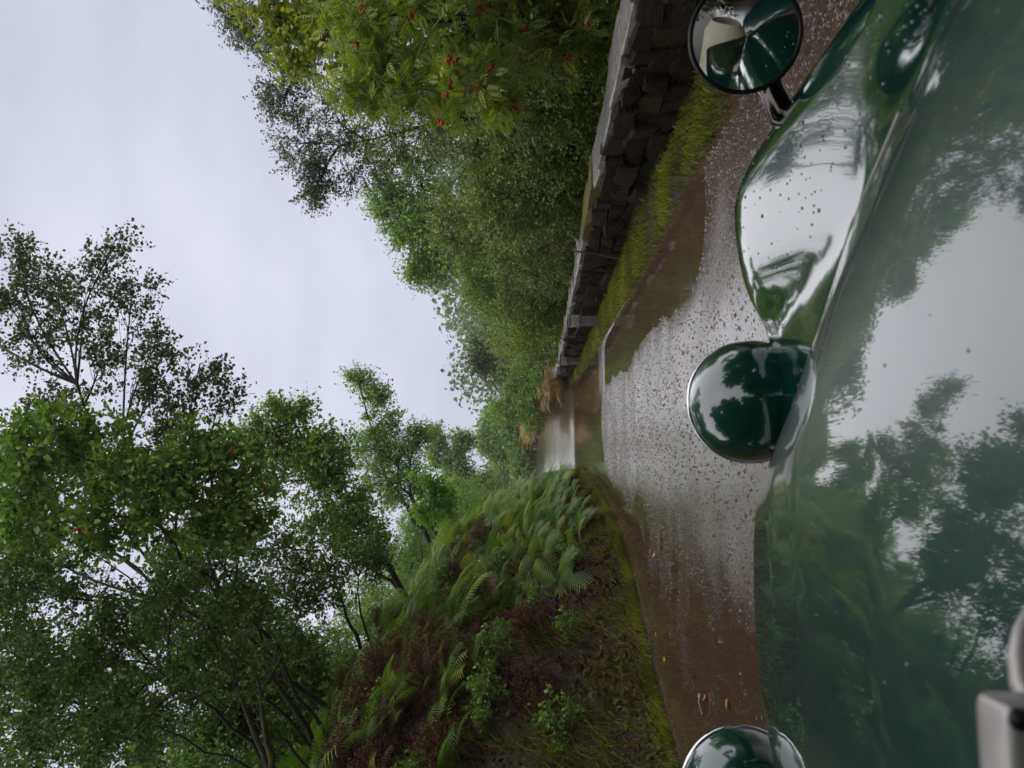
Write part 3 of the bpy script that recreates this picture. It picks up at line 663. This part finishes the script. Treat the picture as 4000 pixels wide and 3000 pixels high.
# ------------------------------------------------------------------ trees on the left bank
tree('broadleaf_tree', 'leafy tree with two pointed shoots against the sky on the left bank', 'tree', gxy(1950, 21), [tuple(at(1420, 1560, 21)), tuple(at(1500, 1800, 21))],
     [bl(1400, 1480, 21, 28, sz=2.2), bl(1470, 1540, 21, 34, sz=2), bl(1490, 1640, 21, 85), bl(1560, 1760, 21, 90), bl(1620, 1900, 21, 95), bl(1450, 1760, 21, 90), bl(1500, 1900, 20.5, 100), bl(1700, 1970, 21, 70), bl(1640, 1700, 21.5, 50)],
     'mid_leaf', nsub=34, ntw=14, nlf=8, twl=.42, lsize=.08, r0=.12)
T['syc'] = tree('sycamore_tree', 'deep green broad leaved tree in the middle of the left bank', 'tree', gxy(2250, 15), [tuple(at(1150, 1650, 15)), tuple(at(1250, 1950, 15))],
     [bl(1130, 1590, 15, 50, sz=1.5), bl(1200, 1720, 15, 100), bl(1060, 1750, 15, 90), bl(1300, 1780, 15, 130), bl(1150, 1880, 15, 140), bl(1330, 1950, 15, 140), bl(1420, 2080, 14.5, 110), bl(1250, 2120, 14.5, 150), bl(980, 1700, 15, 80)],
     'mid_leaf', nsub=36, ntw=14, nlf=8, twl=.4, lsize=.075, kind='oval', wid=.8, r0=.10)
tree('aspen_tree', 'thin leaved aspen arching out over the track against the sky', 'tree', gxy(2300, 10.5), [tuple(at(300, 1500, 10)), tuple(at(120, 1800, 10.2))],
     [bl(60, 1000, 10, 75), bl(190, 1080, 10, 110), bl(450, 960, 10, 90), bl(330, 1180, 10, 150), bl(520, 1120, 10, 100), bl(120, 1320, 10, 150), bl(400, 1400, 10, 150), bl(620, 1330, 10, 110), bl(780, 1420, 10, 105), bl(880, 1510, 10, 75), bl(600, 1560, 10, 120), bl(200, 1600, 10, 160), bl(20, 1150, 10, 60), bl(680, 1650, 10.2, 110), bl(-200, 1200, 10, 200), bl(-250, 1600, 10, 200)],
     'birch_leaf', nsub=26, ntw=11, nlf=7, twl=.3, lsize=.05, kind='hex', wid=.9, r0=.06, shell=.2)
tree('rowan_tree', 'dark rowan with orange berry clusters leaning from the upper left bank', 'tree', gxy(2450, 9.5), [tuple(at(500, 1850, 9.2)), tuple(at(250, 2100, 9)), tuple(at(750, 1900, 9.6))],
     [bl(180, 1720, 9, 170), bl(420, 1780, 9.2, 190), bl(650, 1800, 9.4, 180), bl(850, 1760, 9.6, 130), bl(950, 1900, 9.6, 130), bl(120, 1980, 9, 190), bl(420, 2030, 9.2, 190), bl(700, 2030, 9.4, 200), bl(930, 2080, 9.6, 150), bl(-150, 1850, 9, 250)],
     'mid_leaf', nsub=36, ntw=13, nlf=6, twl=.28, lsize=.09, kind='hex', wid=.6, r0=.055, berries=13, berry_r=.04, shell=.3)
tree('hawthorn_tree', 'dark tangled tree at the frame edge high on the left bank', 'tree', gxy(2650, 9), [tuple(at(400, 2350, 8.7)), tuple(at(150, 2700, 8.5)), tuple(at(600, 2600, 8.6))],
     [bl(120, 2300, 8.6, 200), bl(420, 2330, 8.7, 190), bl(720, 2300, 9, 180), bl(60, 2620, 8.4, 220), bl(420, 2600, 8.4, 180), bl(200, 2900, 8.2, 230), bl(500, 2880, 8.2, 200), bl(800, 2560, 8.7, 150), bl(980, 2330, 9.4, 130), bl(-200, 2500, 8.5, 300)],
     'dark_leaf', nsub=32, ntw=13, nlf=8, twl=.28, lsize=.06, r0=.045, shell=.3)
T['oak'] = tree('oak_tree', 'heavy dark green tree filling the frame corner behind the tangled tree on the left bank', 'tree', gxy(2750, 14), [tuple(at(500, 2600, 13.5)), tuple(at(700, 2350, 14))],
     [bl(700, 2850, 13, 200), bl(980, 2650, 13, 170), bl(420, 2900, 13, 170), bl(800, 2500, 13.5, 180), bl(600, 2650, 13.5, 170), bl(950, 2350, 13.5, 150), bl(60, 2850, 12.5, 180), bl(60, 2560, 12.5, 130), bl(720, 2200, 13.5, 140), bl(1080, 2900, 12.5, 140), bl(250, 2750, 12.5, 170), bl(1100, 2480, 13, 110), bl(560, 2420, 13, 110), bl(900, 2050, 14, 130), bl(60, 2050, 13.5, 120), bl(60, 2250, 13.5, 110), bl(30, 1800, 13.5, 110), bl(250, 1780, 13.5, 110), bl(500, 1850, 13.5, 110), bl(330, 2600, 13, 100), bl(1150, 2700, 11.5, 120), bl(1000, 2800, 12, 150), bl(1180, 2940, 10.8, 120), bl(880, 2620, 12, 130), bl(1130, 2580, 12, 110), bl(820, 2950, 11.5, 130)],
     'dark_leaf', nsub=34, ntw=13, nlf=8, twl=.42, lsize=.09, r0=.10)
tree('hazel_bush', 'small round leaved hazel overhanging the ferns with pale glinting leaves', 'bush', gxy(2280, 12), [tuple(at(1250, 2150, 12)), tuple(at(1400, 2250, 12))],
     [bl(1200, 2230, 12, 120), bl(1380, 2200, 12, 110), bl(1080, 2330, 11.5, 130), bl(1280, 2330, 11.5, 90), bl(1480, 2170, 12.5, 70), bl(1050, 2120, 12, 110)],
     'dark_leaf', nsub=34, ntw=12, nlf=6, twl=.28, lsize=.05, kind='hex', wid=.9, r0=.06)
tree('mossy_tree', 'small dark tree with a leaning mossy trunk low on the left bank', 'tree', gxy(2960, 8.3), [tuple(at(1000, 2640, 8.3)), tuple(at(820, 2450, 8.5))],
     [bl(900, 2700, 8.3, 130), bl(820, 2480, 8.6, 120), bl(700, 2750, 8.2, 130), bl(1100, 2560, 8.6, 70)],
     'dark_leaf', 'moss_bark', nsub=16, ntw=9, nlf=5, twl=.25, lsize=.055, r0=.11)
tree('lime_sapling', 'bright lime green sapling standing above the ferns on the left bank', 'sapling', gxy(1975, 16), [tuple(at(1640, 1890, 16))],
     [bl(1640, 1870, 16, 18, sz=2.5), bl(1690, 1900, 16, 34), bl(1700, 1960, 16, 48), bl(1750, 1990, 16, 42), bl(1650, 2010, 16, 38), bl(1740, 1930, 16, 30)],
     'lime_leaf', nsub=30, ntw=7, nlf=5, twl=.26, lsize=.075, kind='hex', wid=.95, r0=.02)
# understorey bushes: behind the wall and up on the bank (copies)
def copies(proto, spots):
    for (loc, rz, s, label) in spots:
        r = proto.copy(); col.objects.link(r); r.location = loc; r.rotation_euler = (0, 0, rz); r.scale = (s, s, s); r['label'] = label
        for ch in proto.children:
            c = ch.copy(); col.objects.link(c); c.parent = r
pr = tree('undergrowth_bush', 'shadowy bush behind the wall under the rowan', 'bush', gp(4.2, 5.0), [(4.25, 5, 1.3)],
     [((4.2, 5, .9), (.7, .7, .6)), ((4.3, 5.1, 1.5), (.6, .6, .5)), ((4.1, 4.8, .45), (.8, .8, .4))], 'olive_leaf', group='dark bushes behind the wall',
     nsub=60, ntw=13, nlf=7, twl=.25, lsize=.055, r0=.04)
def zone_r(y): return 'beside the mossy coping' if y < 10 else 'just before the nearer grey post' if y < 13.5 else 'between the two grey posts' if y < 19.5 else 'past the farther grey post' if y < 26 else 'above the brown bracken'
def zone_s(s): return 'low on' if s < .9 else 'half way up' if s < 1.9 else 'high on'
def zone_l(y): return 'the near left bank' if y < 9.5 else 'the left bank below the hazel' if y < 13 else 'the left bank by the lime sapling' if y < 17 else 'the left bank at its far bend'
sp = []
lab = {0: 'shadowy bush crowding the wall on its far side', 1: 'dark bush filling the gap between trunks behind the wall'}
for i in range(26):
    y = 6.5+i*1.15; x = float(xW(y))+.95+random.uniform(0, .5)+(1.0 if y > 23 else 0); s = random.uniform(.85, 1.25)*(1 if y < 20 else 1.3)
    sp.append(((x, y, float(gz(x, y))-.1), random.uniform(0, 6), s, 'shadowy bush crowding the far side of the wall '+zone_r(y)))
for i in range(22):
    y = 8+i*2.0; x = float(xW(y))+2.7+random.uniform(0, 1.2); s = random.uniform(1.3, 2.0)
    sp.append(((x, y, float(gz(x, y))-.1), random.uniform(0, 6), s, 'dark bush in the second row behind the wall '+zone_r(y)))
copies(pr, sp)
pl = tree('undergrowth_bush', 'dark bush among the trees on top of the left bank', 'bush', gp(-6.5, 11), [(-6.5, 11, 7)],
     [((-6.5, 11, 6.3), (1, 1, .8)), ((-6.3, 10.8, 7.1), (.8, .8, .7)), ((-6.6, 11, 5.6), (1.1, 1.1, .6))], 'mid_leaf', group='bushes on top of the left bank',
     nsub=40, ntw=13, nlf=7, twl=.3, lsize=.065, r0=.04)
sp = []
for i in range(34):
    y = 10+i*1.15+random.uniform(-.5, .5); x = float(xL(y))-random.uniform(3.2, 7.5); s = random.uniform(.7, 1.25)
    sp.append(((x, y, float(gz(x, y))-.2), random.uniform(0, 6), s, 'green bush in the thicket behind the crest of '+zone_l(y)))
for i in range(16):
    y = random.uniform(8.3, 12); x = float(xL(y))-random.uniform(2.9, 4.6); sp.append(((x, y, float(gz(x, y))-.25), random.uniform(0, 6), random.uniform(.55, .85), 'green bush in the thicket behind the crest of '+zone_l(y)))
for i in range(10):
    y = 26+i*2.2; x = float(xL(y))-random.uniform(1.2, 3.0); sp.append(((x, y, float(gz(x, y))-.2), random.uniform(0, 6), random.uniform(.9, 1.3), 'green bush in the thicket along the crest of the left bank'))
copies(pl, sp)
# trees standing along both sides of the track beside and behind the car
def tcopy(proto, x, y, rz, s, label, dz=0):
    p0 = proto; r = p0.copy(); col.objects.link(r); r.location = (x, y, float(gz(x, y))+dz); r.rotation_euler = (0, 0, rz); r.scale = (s, s, s)
    r['label'] = label; r['group'] = 'trees beside and behind the car'
    for ch in p0.children:
        if ch.name.startswith('berry'): continue
        c = ch.copy(); col.objects.link(c); c.parent = r
for k, (pt, x, y, rz, s_) in enumerate([(T['oak'], -8, 3, 1.2, .9), (T['oak'], -7.5, -5, 3, .9), (T['oak'], -8, -14, 5, 1), (T['syc'], -6.5, -1, 2, 1), (T['oak'], 6.5, -3, .5, .8), (T['syc'], 7, -9, 4, 1),
      (T['syc'], -5.2, .5, 2.4, .8), (T['oak'], -5.5, -3.5, 1.1, .8), (T['syc'], 4.6, -1.5, 1.4, .9), (T['oak'], 4.9, -6, 2.7, .9), (T['syc'], 5.2, 2.2, 3.3, .8), (T['oak'], 1.5, -16, 3.3, 1.1), (T['oak'], -3.5, -11, 3.0, 1),
      (T['oak'], 8, 2.5, 2.2, .7), (T['syc'], -1, -34, 1, 1.3), (T['oak'], 5, -22, 1, 1), (T['oak'], -8, -24, 2.5, 1.1), (T['syc'], -7, -18, 0, 1)]):
    tcopy(pt, x, y, rz, s_, 'leafy tree beside the track outside the picture, seen only in the car paint', -.3)
ov = tree('overhanging_tree', 'tall leafy tree arching over the track behind the car, seen only in its paint', 'tree', (-4.5, -2, float(gz(-4.5, -2))), [(-2.2, -2, 8), (-4, -3.5, 9)],
     [((-4.2, -1.5, 5.2), (1.8, 1.9, 1.5)), ((-2.6, -2.2, 6.6), (1.8, 1.9, 1.4)), ((-3.6, -3.2, 8), (2, 2, 1.5)), ((-1.0, -2.0, 7.7), (1.5, 1.8, 1.1)), ((-4.4, -.8, 7.2), (1.6, 1.6, 1.5)), ((-4.4, -2.5, 3.6), (1.4, 1.8, 1.2))],
     'mid_leaf', nsub=34, ntw=14, nlf=7, twl=.5, lsize=.2, kind='oval', wid=.85, r0=.12, group='trees beside and behind the car')
T['ov'] = ov
for k, (x, y, rz, s_) in enumerate([(-4.9, 2.4, .2, .85), (-5.0, -1, .3, 1.1), (-4.6, -6, -.2, 1.1), (-4.5, -10, .1, 1.05), (-4.6, -15, .1, 1.1), (-5, -21, 0, 1.1), (7.4, -.6, 3.1, 1.1), (6.6, -4, 3.3, 1), (6.0, -8.5, 3.0, 1.1), (5.1, -12.5, 3.2, 1.1), (5.2, -18, 3.2, 1.1), (2.5, -27, 2.6, 1.2)]):
    tcopy(ov, x, y, rz, s_, 'leafy tree beside the track outside the picture, seen only in the car paint', -.3)
# far wood closing the view
P = []
for i in range(46):
    a = rng.uniform(-60, 75); y = rng.uniform(100, 150)-abs(a)*.25; P.append((a, y, rng.uniform(3.0, 6.0)))
Pp = []; 
for (a, y, r_) in P:
    n = 420; v = rng.normal(size=(n, 3)); v /= np.linalg.norm(v, axis=1)[:, None]; v *= rng.uniform(.6, 1.05, (n, 1)); zb = float(gz(a, y))
    hh = .62 if abs(a) < 14 else 1.0
    Pp.append(np.array([a, y, zb+r_*.6*hh])+v*[r_*1.2, r_, r_*hh])
Pp = np.concatenate(Pp); D = rng.normal(size=Pp.shape); D /= np.linalg.norm(D, axis=1)[:, None]
tag(link('far_wood', leaves_mesh('far_wood', Pp, D, rng.uniform(.5, 1.1, len(Pp)), M['dark_leaf'], .8)), 'hazy dark wood closing the view behind the far bend', 'wood', kind='stuff')

# ------------------------------------------------------------------ ferns
def frond_mesh(L, seed, mat):
    r = np.random.default_rng(seed); V = []; Fq = []
    n = 14
    def rp(t): return np.array([0, L*(t-.12*t**3), L*(.55*t-.62*t*t)])   # arching along +Y
    for k in range(n):
        t = .14+.84*k/n; p = rp(t); tn = rp(t+.03)-rp(t-.03); tn /= np.linalg.norm(tn)
        pl = L*.25*math.sin(math.pi*(.16+.84*(1-t))**.9)*(.9+.2*r.random())*(1.25-t*.35)
        for sg in (-1, 1):
            d = np.array([sg*.93, 0, -.12])+tn*.36; d /= np.linalg.norm(d); m = 4
            wv = tn*(L*.0115)
            b = len(V); V += [p-wv, p+wv]
            for q in range(1, m+1):
                f = q/m; c = p+d*pl*f-np.array([0, 0, .10*pl*f*f]); ww = (1-f*.82)*1.25
                V += [c-wv*ww, c+wv*ww]; a = b+2*(q-1)
                Fq.append((a, a+2, a+3, a+1))
            # serration: little side pinnules
            for q in range(m):
                f = (q+.5)/m; c = p+d*pl*f; s2 = L*.022*(1.2-f)
                a = len(V); V += [c-d*s2*.5, c+d*s2*.6, c+tn*s2*1.5+d*s2*.5, c+tn*s2*1.3]; Fq.append((a, a+1, a+2, a+3))
    v, f = tube([rp(t) for t in np.linspace(0, 1, 8)], np.linspace(.006, .0015, 8), 3); off = len(V)
    V = np.concatenate([np.array(V), v]); Fq = np.array(Fq+[tuple(x+off for x in q) for q in f])
    return npmesh('frond', V, Fq, mat, False)
fm = [frond_mesh(.85, i, M['fern']) for i in range(4)]
def fern(x, y, s, label, group='green ferns hanging over the left bank', slope=.6, nf=None, lean=None):
    label = label+' '+zone_s(float(xL(y))-x)+' '+zone_l(y)
    z = float(gz(x, y)); o = empty('fern', (x, y, z-.03)); tag(o, label, 'fern', group)
    k = nf or random.randint(7, 9); a0 = random.random()*6.28
    for i in range(k):
        a = a0+i*6.283/k+random.uniform(-.25, .25)
        # fronds bend towards the track (+x)
        f = link('frond', random.choice(fm), o, (0, 0, 0), (random.uniform(.15, .6)+(.0), random.uniform(-.25, .25), a-1.57), (s*random.uniform(.75, 1.15),)*3)
        f.rotation_euler = (Euler((random.uniform(.1, .55), random.uniform(-.3, .3), a)).to_matrix().to_4x4()).to_euler()
    o.rotation_euler = (random.uniform(-.35, .35), slope*random.uniform(.2, 1.2), random.uniform(-.5, .5))
    return o
def bank_pt(iy0, iy1, s0, s1, y0, y1):
    for _ in range(400):
        y = random.uniform(y0, y1); s = random.uniform(s0, s1); x = float(xL(y))-s; 
        u = 1500-((x/y)-math.tan(YAW))*2890
        if iy0 < u < iy1: return x, y
    return x, y
cnt = 0
for i in range(190):     # main fern slope
    y = random.uniform(9.6, 21); s = random.uniform(.3, 2.5); fern(float(xL(y))-s, y, random.uniform(.55, .95), 'lush fern in the dense patch')
for i in range(90):     # low ferns above the grass
    y = random.uniform(10.5, 20.5); s = random.uniform(.3, 1.1); fern(float(xL(y))-s, y, random.uniform(.45, .8), 'lush fern in the dense patch')
for i in range(16):     # overhanging nose of the bank
    y = random.uniform(18.5, 21.5); s = random.uniform(.25, 1.2); fern(float(xL(y))-s, y, random.uniform(.7, .95), 'overhanging fern')
for i in range(46):     # upper line
    y = random.uniform(8.6, 13); s = random.uniform(2.2, 4.2); fern(float(xL(y))-s, y, random.uniform(.8, 1.25), 'fern in a loose line', slope=.4)
for i in range(24):
    y = random.uniform(7.2, 9.6); s = random.uniform(.8, 2.6); fern(float(xL(y))-s, y, random.uniform(.6, .9), 'lone small fern on dark earth')
for i in range(10):      # right verge behind wall far
    y = random.uniform(22, 30); x = float(xR(y))+random.uniform(.25, .6); 
# understorey beside and behind the car (mirrored in the paint)
for i in range(34):
    y = 5-i*.9
    for sd_ in (-1, 1):
        x = -4.6-random.uniform(0, 2.2) if sd_ < 0 else 4.0+random.uniform(0, 1.4)
        if sd_ > 0 and y > 3: continue
        if sd_ < 0 and y > 3.5: continue
        r = pr.copy(); col.objects.link(r); q_ = random.uniform(1.4, 2.1); r.scale = (q_,)*3; r.location = (x, y, float(gz(x, y))-.2); r.rotation_euler = (0, 0, random.uniform(0, 6))
        r['label'] = 'bush beside the track outside the picture, seen only in the car paint'; r['group'] = 'bushes beside and behind the car'
        for ch in pr.children:
            c = ch.copy(); col.objects.link(c); c.parent = r
# brown bracken on the far wall
fb = [frond_mesh(.8, 20+i, M['bracken']) for i in range(2)]
fdb = [frond_mesh(.8, 40+i, M['dead_bracken']) for i in range(2)]
for b_ in fb+fdb:
    a = b_.attributes.new('rnd', 'FLOAT', 'FACE'); a.data.foreach_set('value', rng.random(len(b_.polygons)).astype(np.float32))
for i in range(150):
    y = random.uniform(24.5, 62); x = float(xW(y))-random.uniform(-.15, .5); z = float(base(y))+random.uniform(.05, .8)
    o = empty('bracken_plant', (x, y, z)); tag(o, 'orange brown bracken tuft draped over the far end of the stone wall', 'bracken', 'brown bracken on the far wall')
    for k in range(7):
        link('frond', random.choice(fb), o, (0, 0, 0), (random.uniform(.1, .7), random.uniform(-.3, .3), k*.9+random.random()), (random.uniform(.7, 1.1)*(1 if y < 35 else 1.5),)*3)
for i in range(30):
    y = random.uniform(7.4, 11.5); s = random.uniform(.5, 2.6); x = float(xL(y))-s
    o = empty('dead_bracken', (x, y, float(gz(x, y)))); tag(o, 'tuft of brown dead bracken '+zone_s(s)+' '+zone_l(y), 'bracken', 'brown dead bracken on the left bank')
    for k in range(6):
        link('frond', random.choice(fdb), o, (0, 0, 0), (random.uniform(-.1, .5), random.uniform(-.3, .3)+.5, k*1.05+random.random()), (random.uniform(.4, .75),)*3)
# heather and small shrubs on the near bank
hp = tree('heather_bush', 'low brown heather tuft on the near left bank', 'heather', gp(-3.1, 8.2), [(-3.1, 8.25, float(gz(-3.1, 8.2))+.3)],
     [((-3.1, 8.2, float(gz(-3.1, 8.2))+.2), (.35, .35, .22))], 'heather', group='brown heather tufts on the near left bank', nsub=110, ntw=12, nlf=9, twl=.12, lsize=.022, wid=.5, r0=.012, updown=1.)
sp = []
for i in range(46):
    y = random.uniform(7.4, 10.5) if i < 36 else random.uniform(10, 15); s = random.uniform(.5, 3.3); x = float(xL(y))-s
    sp.append(((x, y, float(gz(x, y))-.03), random.uniform(0, 6), random.uniform(.6, 1.4), 'low brown heather tuft '+zone_s(s)+' '+zone_l(y)))
copies(hp, sp)
bp_ = tree('bilberry_bush', 'small bright leaved shrub tuft on the left bank', 'shrub', gp(-3.0, 9.0), [(-3.0, 9.0, float(gz(-3, 9.))+.2)],
     [((-3.0, 9.0, float(gz(-3, 9.))+.15), (.3, .3, .15))], 'mid_leaf', group='small leafy shrubs dotted over the left bank', nsub=50, ntw=9, nlf=6, twl=.12, lsize=.035, wid=.7, r0=.01, updown=.8)
sp = []
for i in range(60):
    y = random.uniform(7.2, 12); s = random.uniform(.3, 3.6); x = float(xL(y))-s
    sp.append(((x, y, float(gz(x, y))-.03), random.uniform(0, 6), random.uniform(.6, 1.5), 'small bright leaved shrub tuft '+zone_s(s)+' '+zone_l(y)))
copies(bp_, sp)
# leaf litter and ivy creeping over the whole bank
n = 170000; y = rng.uniform(4, 24, n)**1.0; s = rng.uniform(.1, 7, n); x = xL(y)-s; z = gz(x, y)+.02
keep = vnoise(x, y, .8, 21)+.6*vnoise(x, y, .3, 22)+.25 > rng.uniform(-.6, .5, n); x, y, z = x[keep], y[keep], z[keep]; n = len(x)
D = rng.normal(size=(n, 3))+[.8, 0, .5]; D /= np.linalg.norm(D, axis=1)[:, None]
rn = np.clip(.45+.35*vnoise(x, y, 1.1, 33)+rng.normal(0, .16, n), 0, 1)
tag(link('bank_litter', leaves_mesh('bank_litter', np.stack([x, y, z], 1), D, rng.uniform(.04, .11, n), M['litter'], .6, rnd=rn)), 'leaf litter, moss and creeping plants covering the left bank', 'ground cover', kind='stuff')

# ------------------------------------------------------------------ grass
def grass(name, label, x, y, z, hmin, hmax, lean=(0, 0), mat='grass', wd=.006):
    n = len(x); h = rng.uniform(hmin, hmax, n); a = rng.uniform(0, 6.28, n); ww = wd*rng.uniform(.7, 1.5, n)
    P = np.stack([x, y, z], 1); dx = np.stack([np.cos(a)*ww, np.sin(a)*ww, 0*a], 1)
    ln = np.stack([rng.normal(0, .35, n)+lean[0], rng.normal(0, .35, n)+lean[1], np.ones(n)], 1)*h[:, None]
    m1 = P+ln*.55; t = P+ln*[1.5, 1.5, .92]
    V = np.stack([P-dx, P+dx, m1+dx*.75, m1-dx*.75, t], 1).reshape(-1, 3); b = np.arange(n)[:, None]*5
    Fc = np.concatenate([b+[0, 1, 2], b+[0, 2, 3], b+[3, 2, 4]], 1).reshape(-1, 3)
    rn = np.clip(.45+.3*vnoise(x, y, .6, 51)+rng.normal(0, .18, n), 0, 1)
    tag(link(name, npmesh(name, V, Fc, M[mat], False, np.repeat(rn, 3))), label, 'grass', kind='stuff')
def jit(n): return rng.uniform(size=n)
n = 60000; y = 1.5+33*jit(n)**1.25; u = jit(n); x = xR(y)-.03+(xW(y)-xR(y)+.08)*u; z = gz(x, y)
k = vnoise(x, y, .35, 61)*.5+vnoise(x, y, 1.2, 62)*.4 > rng.uniform(-.9, .6, n)-.05
grass('verge_grass', 'bright wet grass verge between the track and the stone wall', x[k], y[k], z[k], .03, .085, (-.1, -.1))
n = 60000; y = 4.5+17.5*jit(n); s = np.abs(rng.normal(0, .22, n)*(1+.6*vnoise(y, y*0, .7, 71)))-.05+.07*vnoise(y, y*0, .4, 70); x = xL(y)-s; z = gz(x, y)
k = vnoise(x, y, .3, 63)*.5+vnoise(x, y, 1.1, 64)*.4 > rng.uniform(-.8, .6, n)+.1
grass('bank_grass', 'yellow green grass strip along the foot of the left bank', x[k], y[k], z[k]-.01, .04, .12, (.3, -.1))
n = 60000; y = 6.5+16*jit(n); s = rng.uniform(.3, 3.4, n); x = xL(y)-s; z = gz(x, y)
k = vnoise(x, y, .5, 65) > .12; grass('slope_grass', 'longer grass tufts scattered on the slope of the left bank', x[k], y[k], z[k]-.01, .10, .28, (.5, -.1), wd=.005)

# ------------------------------------------------------------------ gravel, fallen leaves and a pale stick on the track
n = 40000; y = 2.6+11*jit(n)**1.3; x = xL(y)+.05+(xR(y)-xL(y)-.1)*jit(n); z = roadz(x, y)
k = z > -.012; x, y, z = x[k], y[k], z[k]; n = len(x)
ico = np.array([(0, 0, .8), (.9, 0, .15), (.28, .86, .1), (-.73, .53, .18), (-.73, -.53, .1), (.28, -.86, .15)]); r_ = rng.uniform(.004, .0105, n)*rng.choice([1, 1, 1, 1.7], n)
ro = rng.uniform(0, 6.28, n); c_, s_ = np.cos(ro), np.sin(ro); V = np.repeat(ico[None], n, 0)*(1+.3*rng.normal(size=(n, 6, 1)))
V = np.stack([V[..., 0]*c_[:, None]-V[..., 1]*s_[:, None]*.75, V[..., 0]*s_[:, None]+V[..., 1]*c_[:, None]*.75, V[..., 2]*.7], -1)*r_[:, None, None]+np.stack([x, y, z-.001], 1)[:, None]
b = np.arange(n)[:, None]*6; Fc = np.concatenate([b+[0, 1, 2], b+[0, 2, 3], b+[0, 3, 4], b+[0, 4, 5], b+[0, 5, 1]], 1).reshape(-1, 3)
M['pebble'] = leafmat('pebble', [(0, (.035, .020, .014)), (.6, (.11, .068, .052)), (1, (.26, .20, .17))], rough=.16, transl=0, spec=.8)
tag(link('gravel', npmesh('gravel', V.reshape(-1, 3), Fc, M['pebble'], True, np.repeat(rng.random(n)**1.6, 5))), 'wet brown gravel scattered over the track', 'gravel', kind='stuff')
lf = [((2560, 2480), 'y', 'yellow leaf lying near the left edge of the track, highest of the fallen leaves'), ((2594, 2577), 'y', 'broad yellow leaf at the edge of the left puddle'),
      ((2707, 2646), 'y', 'yellow leaf on the gravel left of the pale stick'), ((2588, 2568), 'o', 'orange leaf touching the broad yellow leaf'), ((2750, 2730), 'o', 'small orange leaf beside the pale stick'),
      ((2838, 2748), 'y', 'small yellow leaf nearest the bonnet'), ((2555, 2170), 'y', 'yellow leaf alone by the foot of the fern bank')]
for (px, py), c, lb in lf:
    d = at(px, py, 1)-CAM; t = (CAM.z-.02)/-d.z; p = CAM+d*t
    P0 = np.array([[0, 0, .0]]); me = leaves_mesh('fallen_leaf', P0-[.0, .03, 0], np.array([[0.2, .95, .15]])/1.0, np.array([.075]), M['yleaf' if c == 'y' else 'oleaf'], .75, 'hex')
    tag(link('fallen_leaf', me, None, (p.x, p.y, max(0.0, float(roadz(p.x, p.y)))+.012), (0, .1, random.uniform(0, 6))), lb, 'leaf', 'fallen leaves on the track')
def gpx(px, py, z=.02):
    d = at(px, py, 1)-CAM; t = (CAM.z-z)/-d.z; return np.array(CAM+d*t)
a, b = gpx(2735, 2712, .03), gpx(2745, 2792, .02); mid = (a+b)/2
v, f = tube(np.array([a+[-.03, .03, 0], a, mid+[.01, .02, .01], b])-mid, [.012, .014, .010, .008], 7)
tag(link('stick', npmesh('stick', v, np.array(f), M['twigm'], True), None, mid), 'pale broken stick lying on the wet gravel', 'stick')
# berry lying on the bonnet
bx_, by_ = -.36, .54; u_ = (bx_-CX)/float(wB(by_)); bz_ = float(hB(by_))-.014*u_**2
v, f = sphere((0, 0, 0), .0042, 12, 8); tag(link('rowan_berry', npmesh('rowan_berry', v, f, M['berry'], True), None, (bx_, by_, bz_+.004)), 'single orange red berry resting on the wet bonnet', 'berry')
print('LEAVES', NT[0])
# mist in the air
hz = MB(); bx = np.array([(x, y, z) for x in (-70, 70) for y in (-45, 170) for z in (-1.2, 26)], float)
fc = [(0, 1, 3, 2), (4, 6, 7, 5), (0, 4, 5, 1), (2, 3, 7, 6), (0, 2, 6, 4), (1, 5, 7, 3)]
hm = bpy.data.materials.new('haze'); hm.use_nodes = True; hn = hm.node_tree; hn.nodes.remove(hn.nodes['Principled BSDF'])
pv = hn.nodes.new('ShaderNodeVolumePrincipled'); pv.inputs['Color'].default_value = (.93, .95, 1, 1); pv.inputs['Density'].default_value = .0010
hn.links.new(pv.outputs[0], hn.nodes['Material Output'].inputs['Volume'])
tag(link('haze', npmesh('haze', bx, fc, hm)), 'thin wet mist in the air', 'haze', kind='stuff')
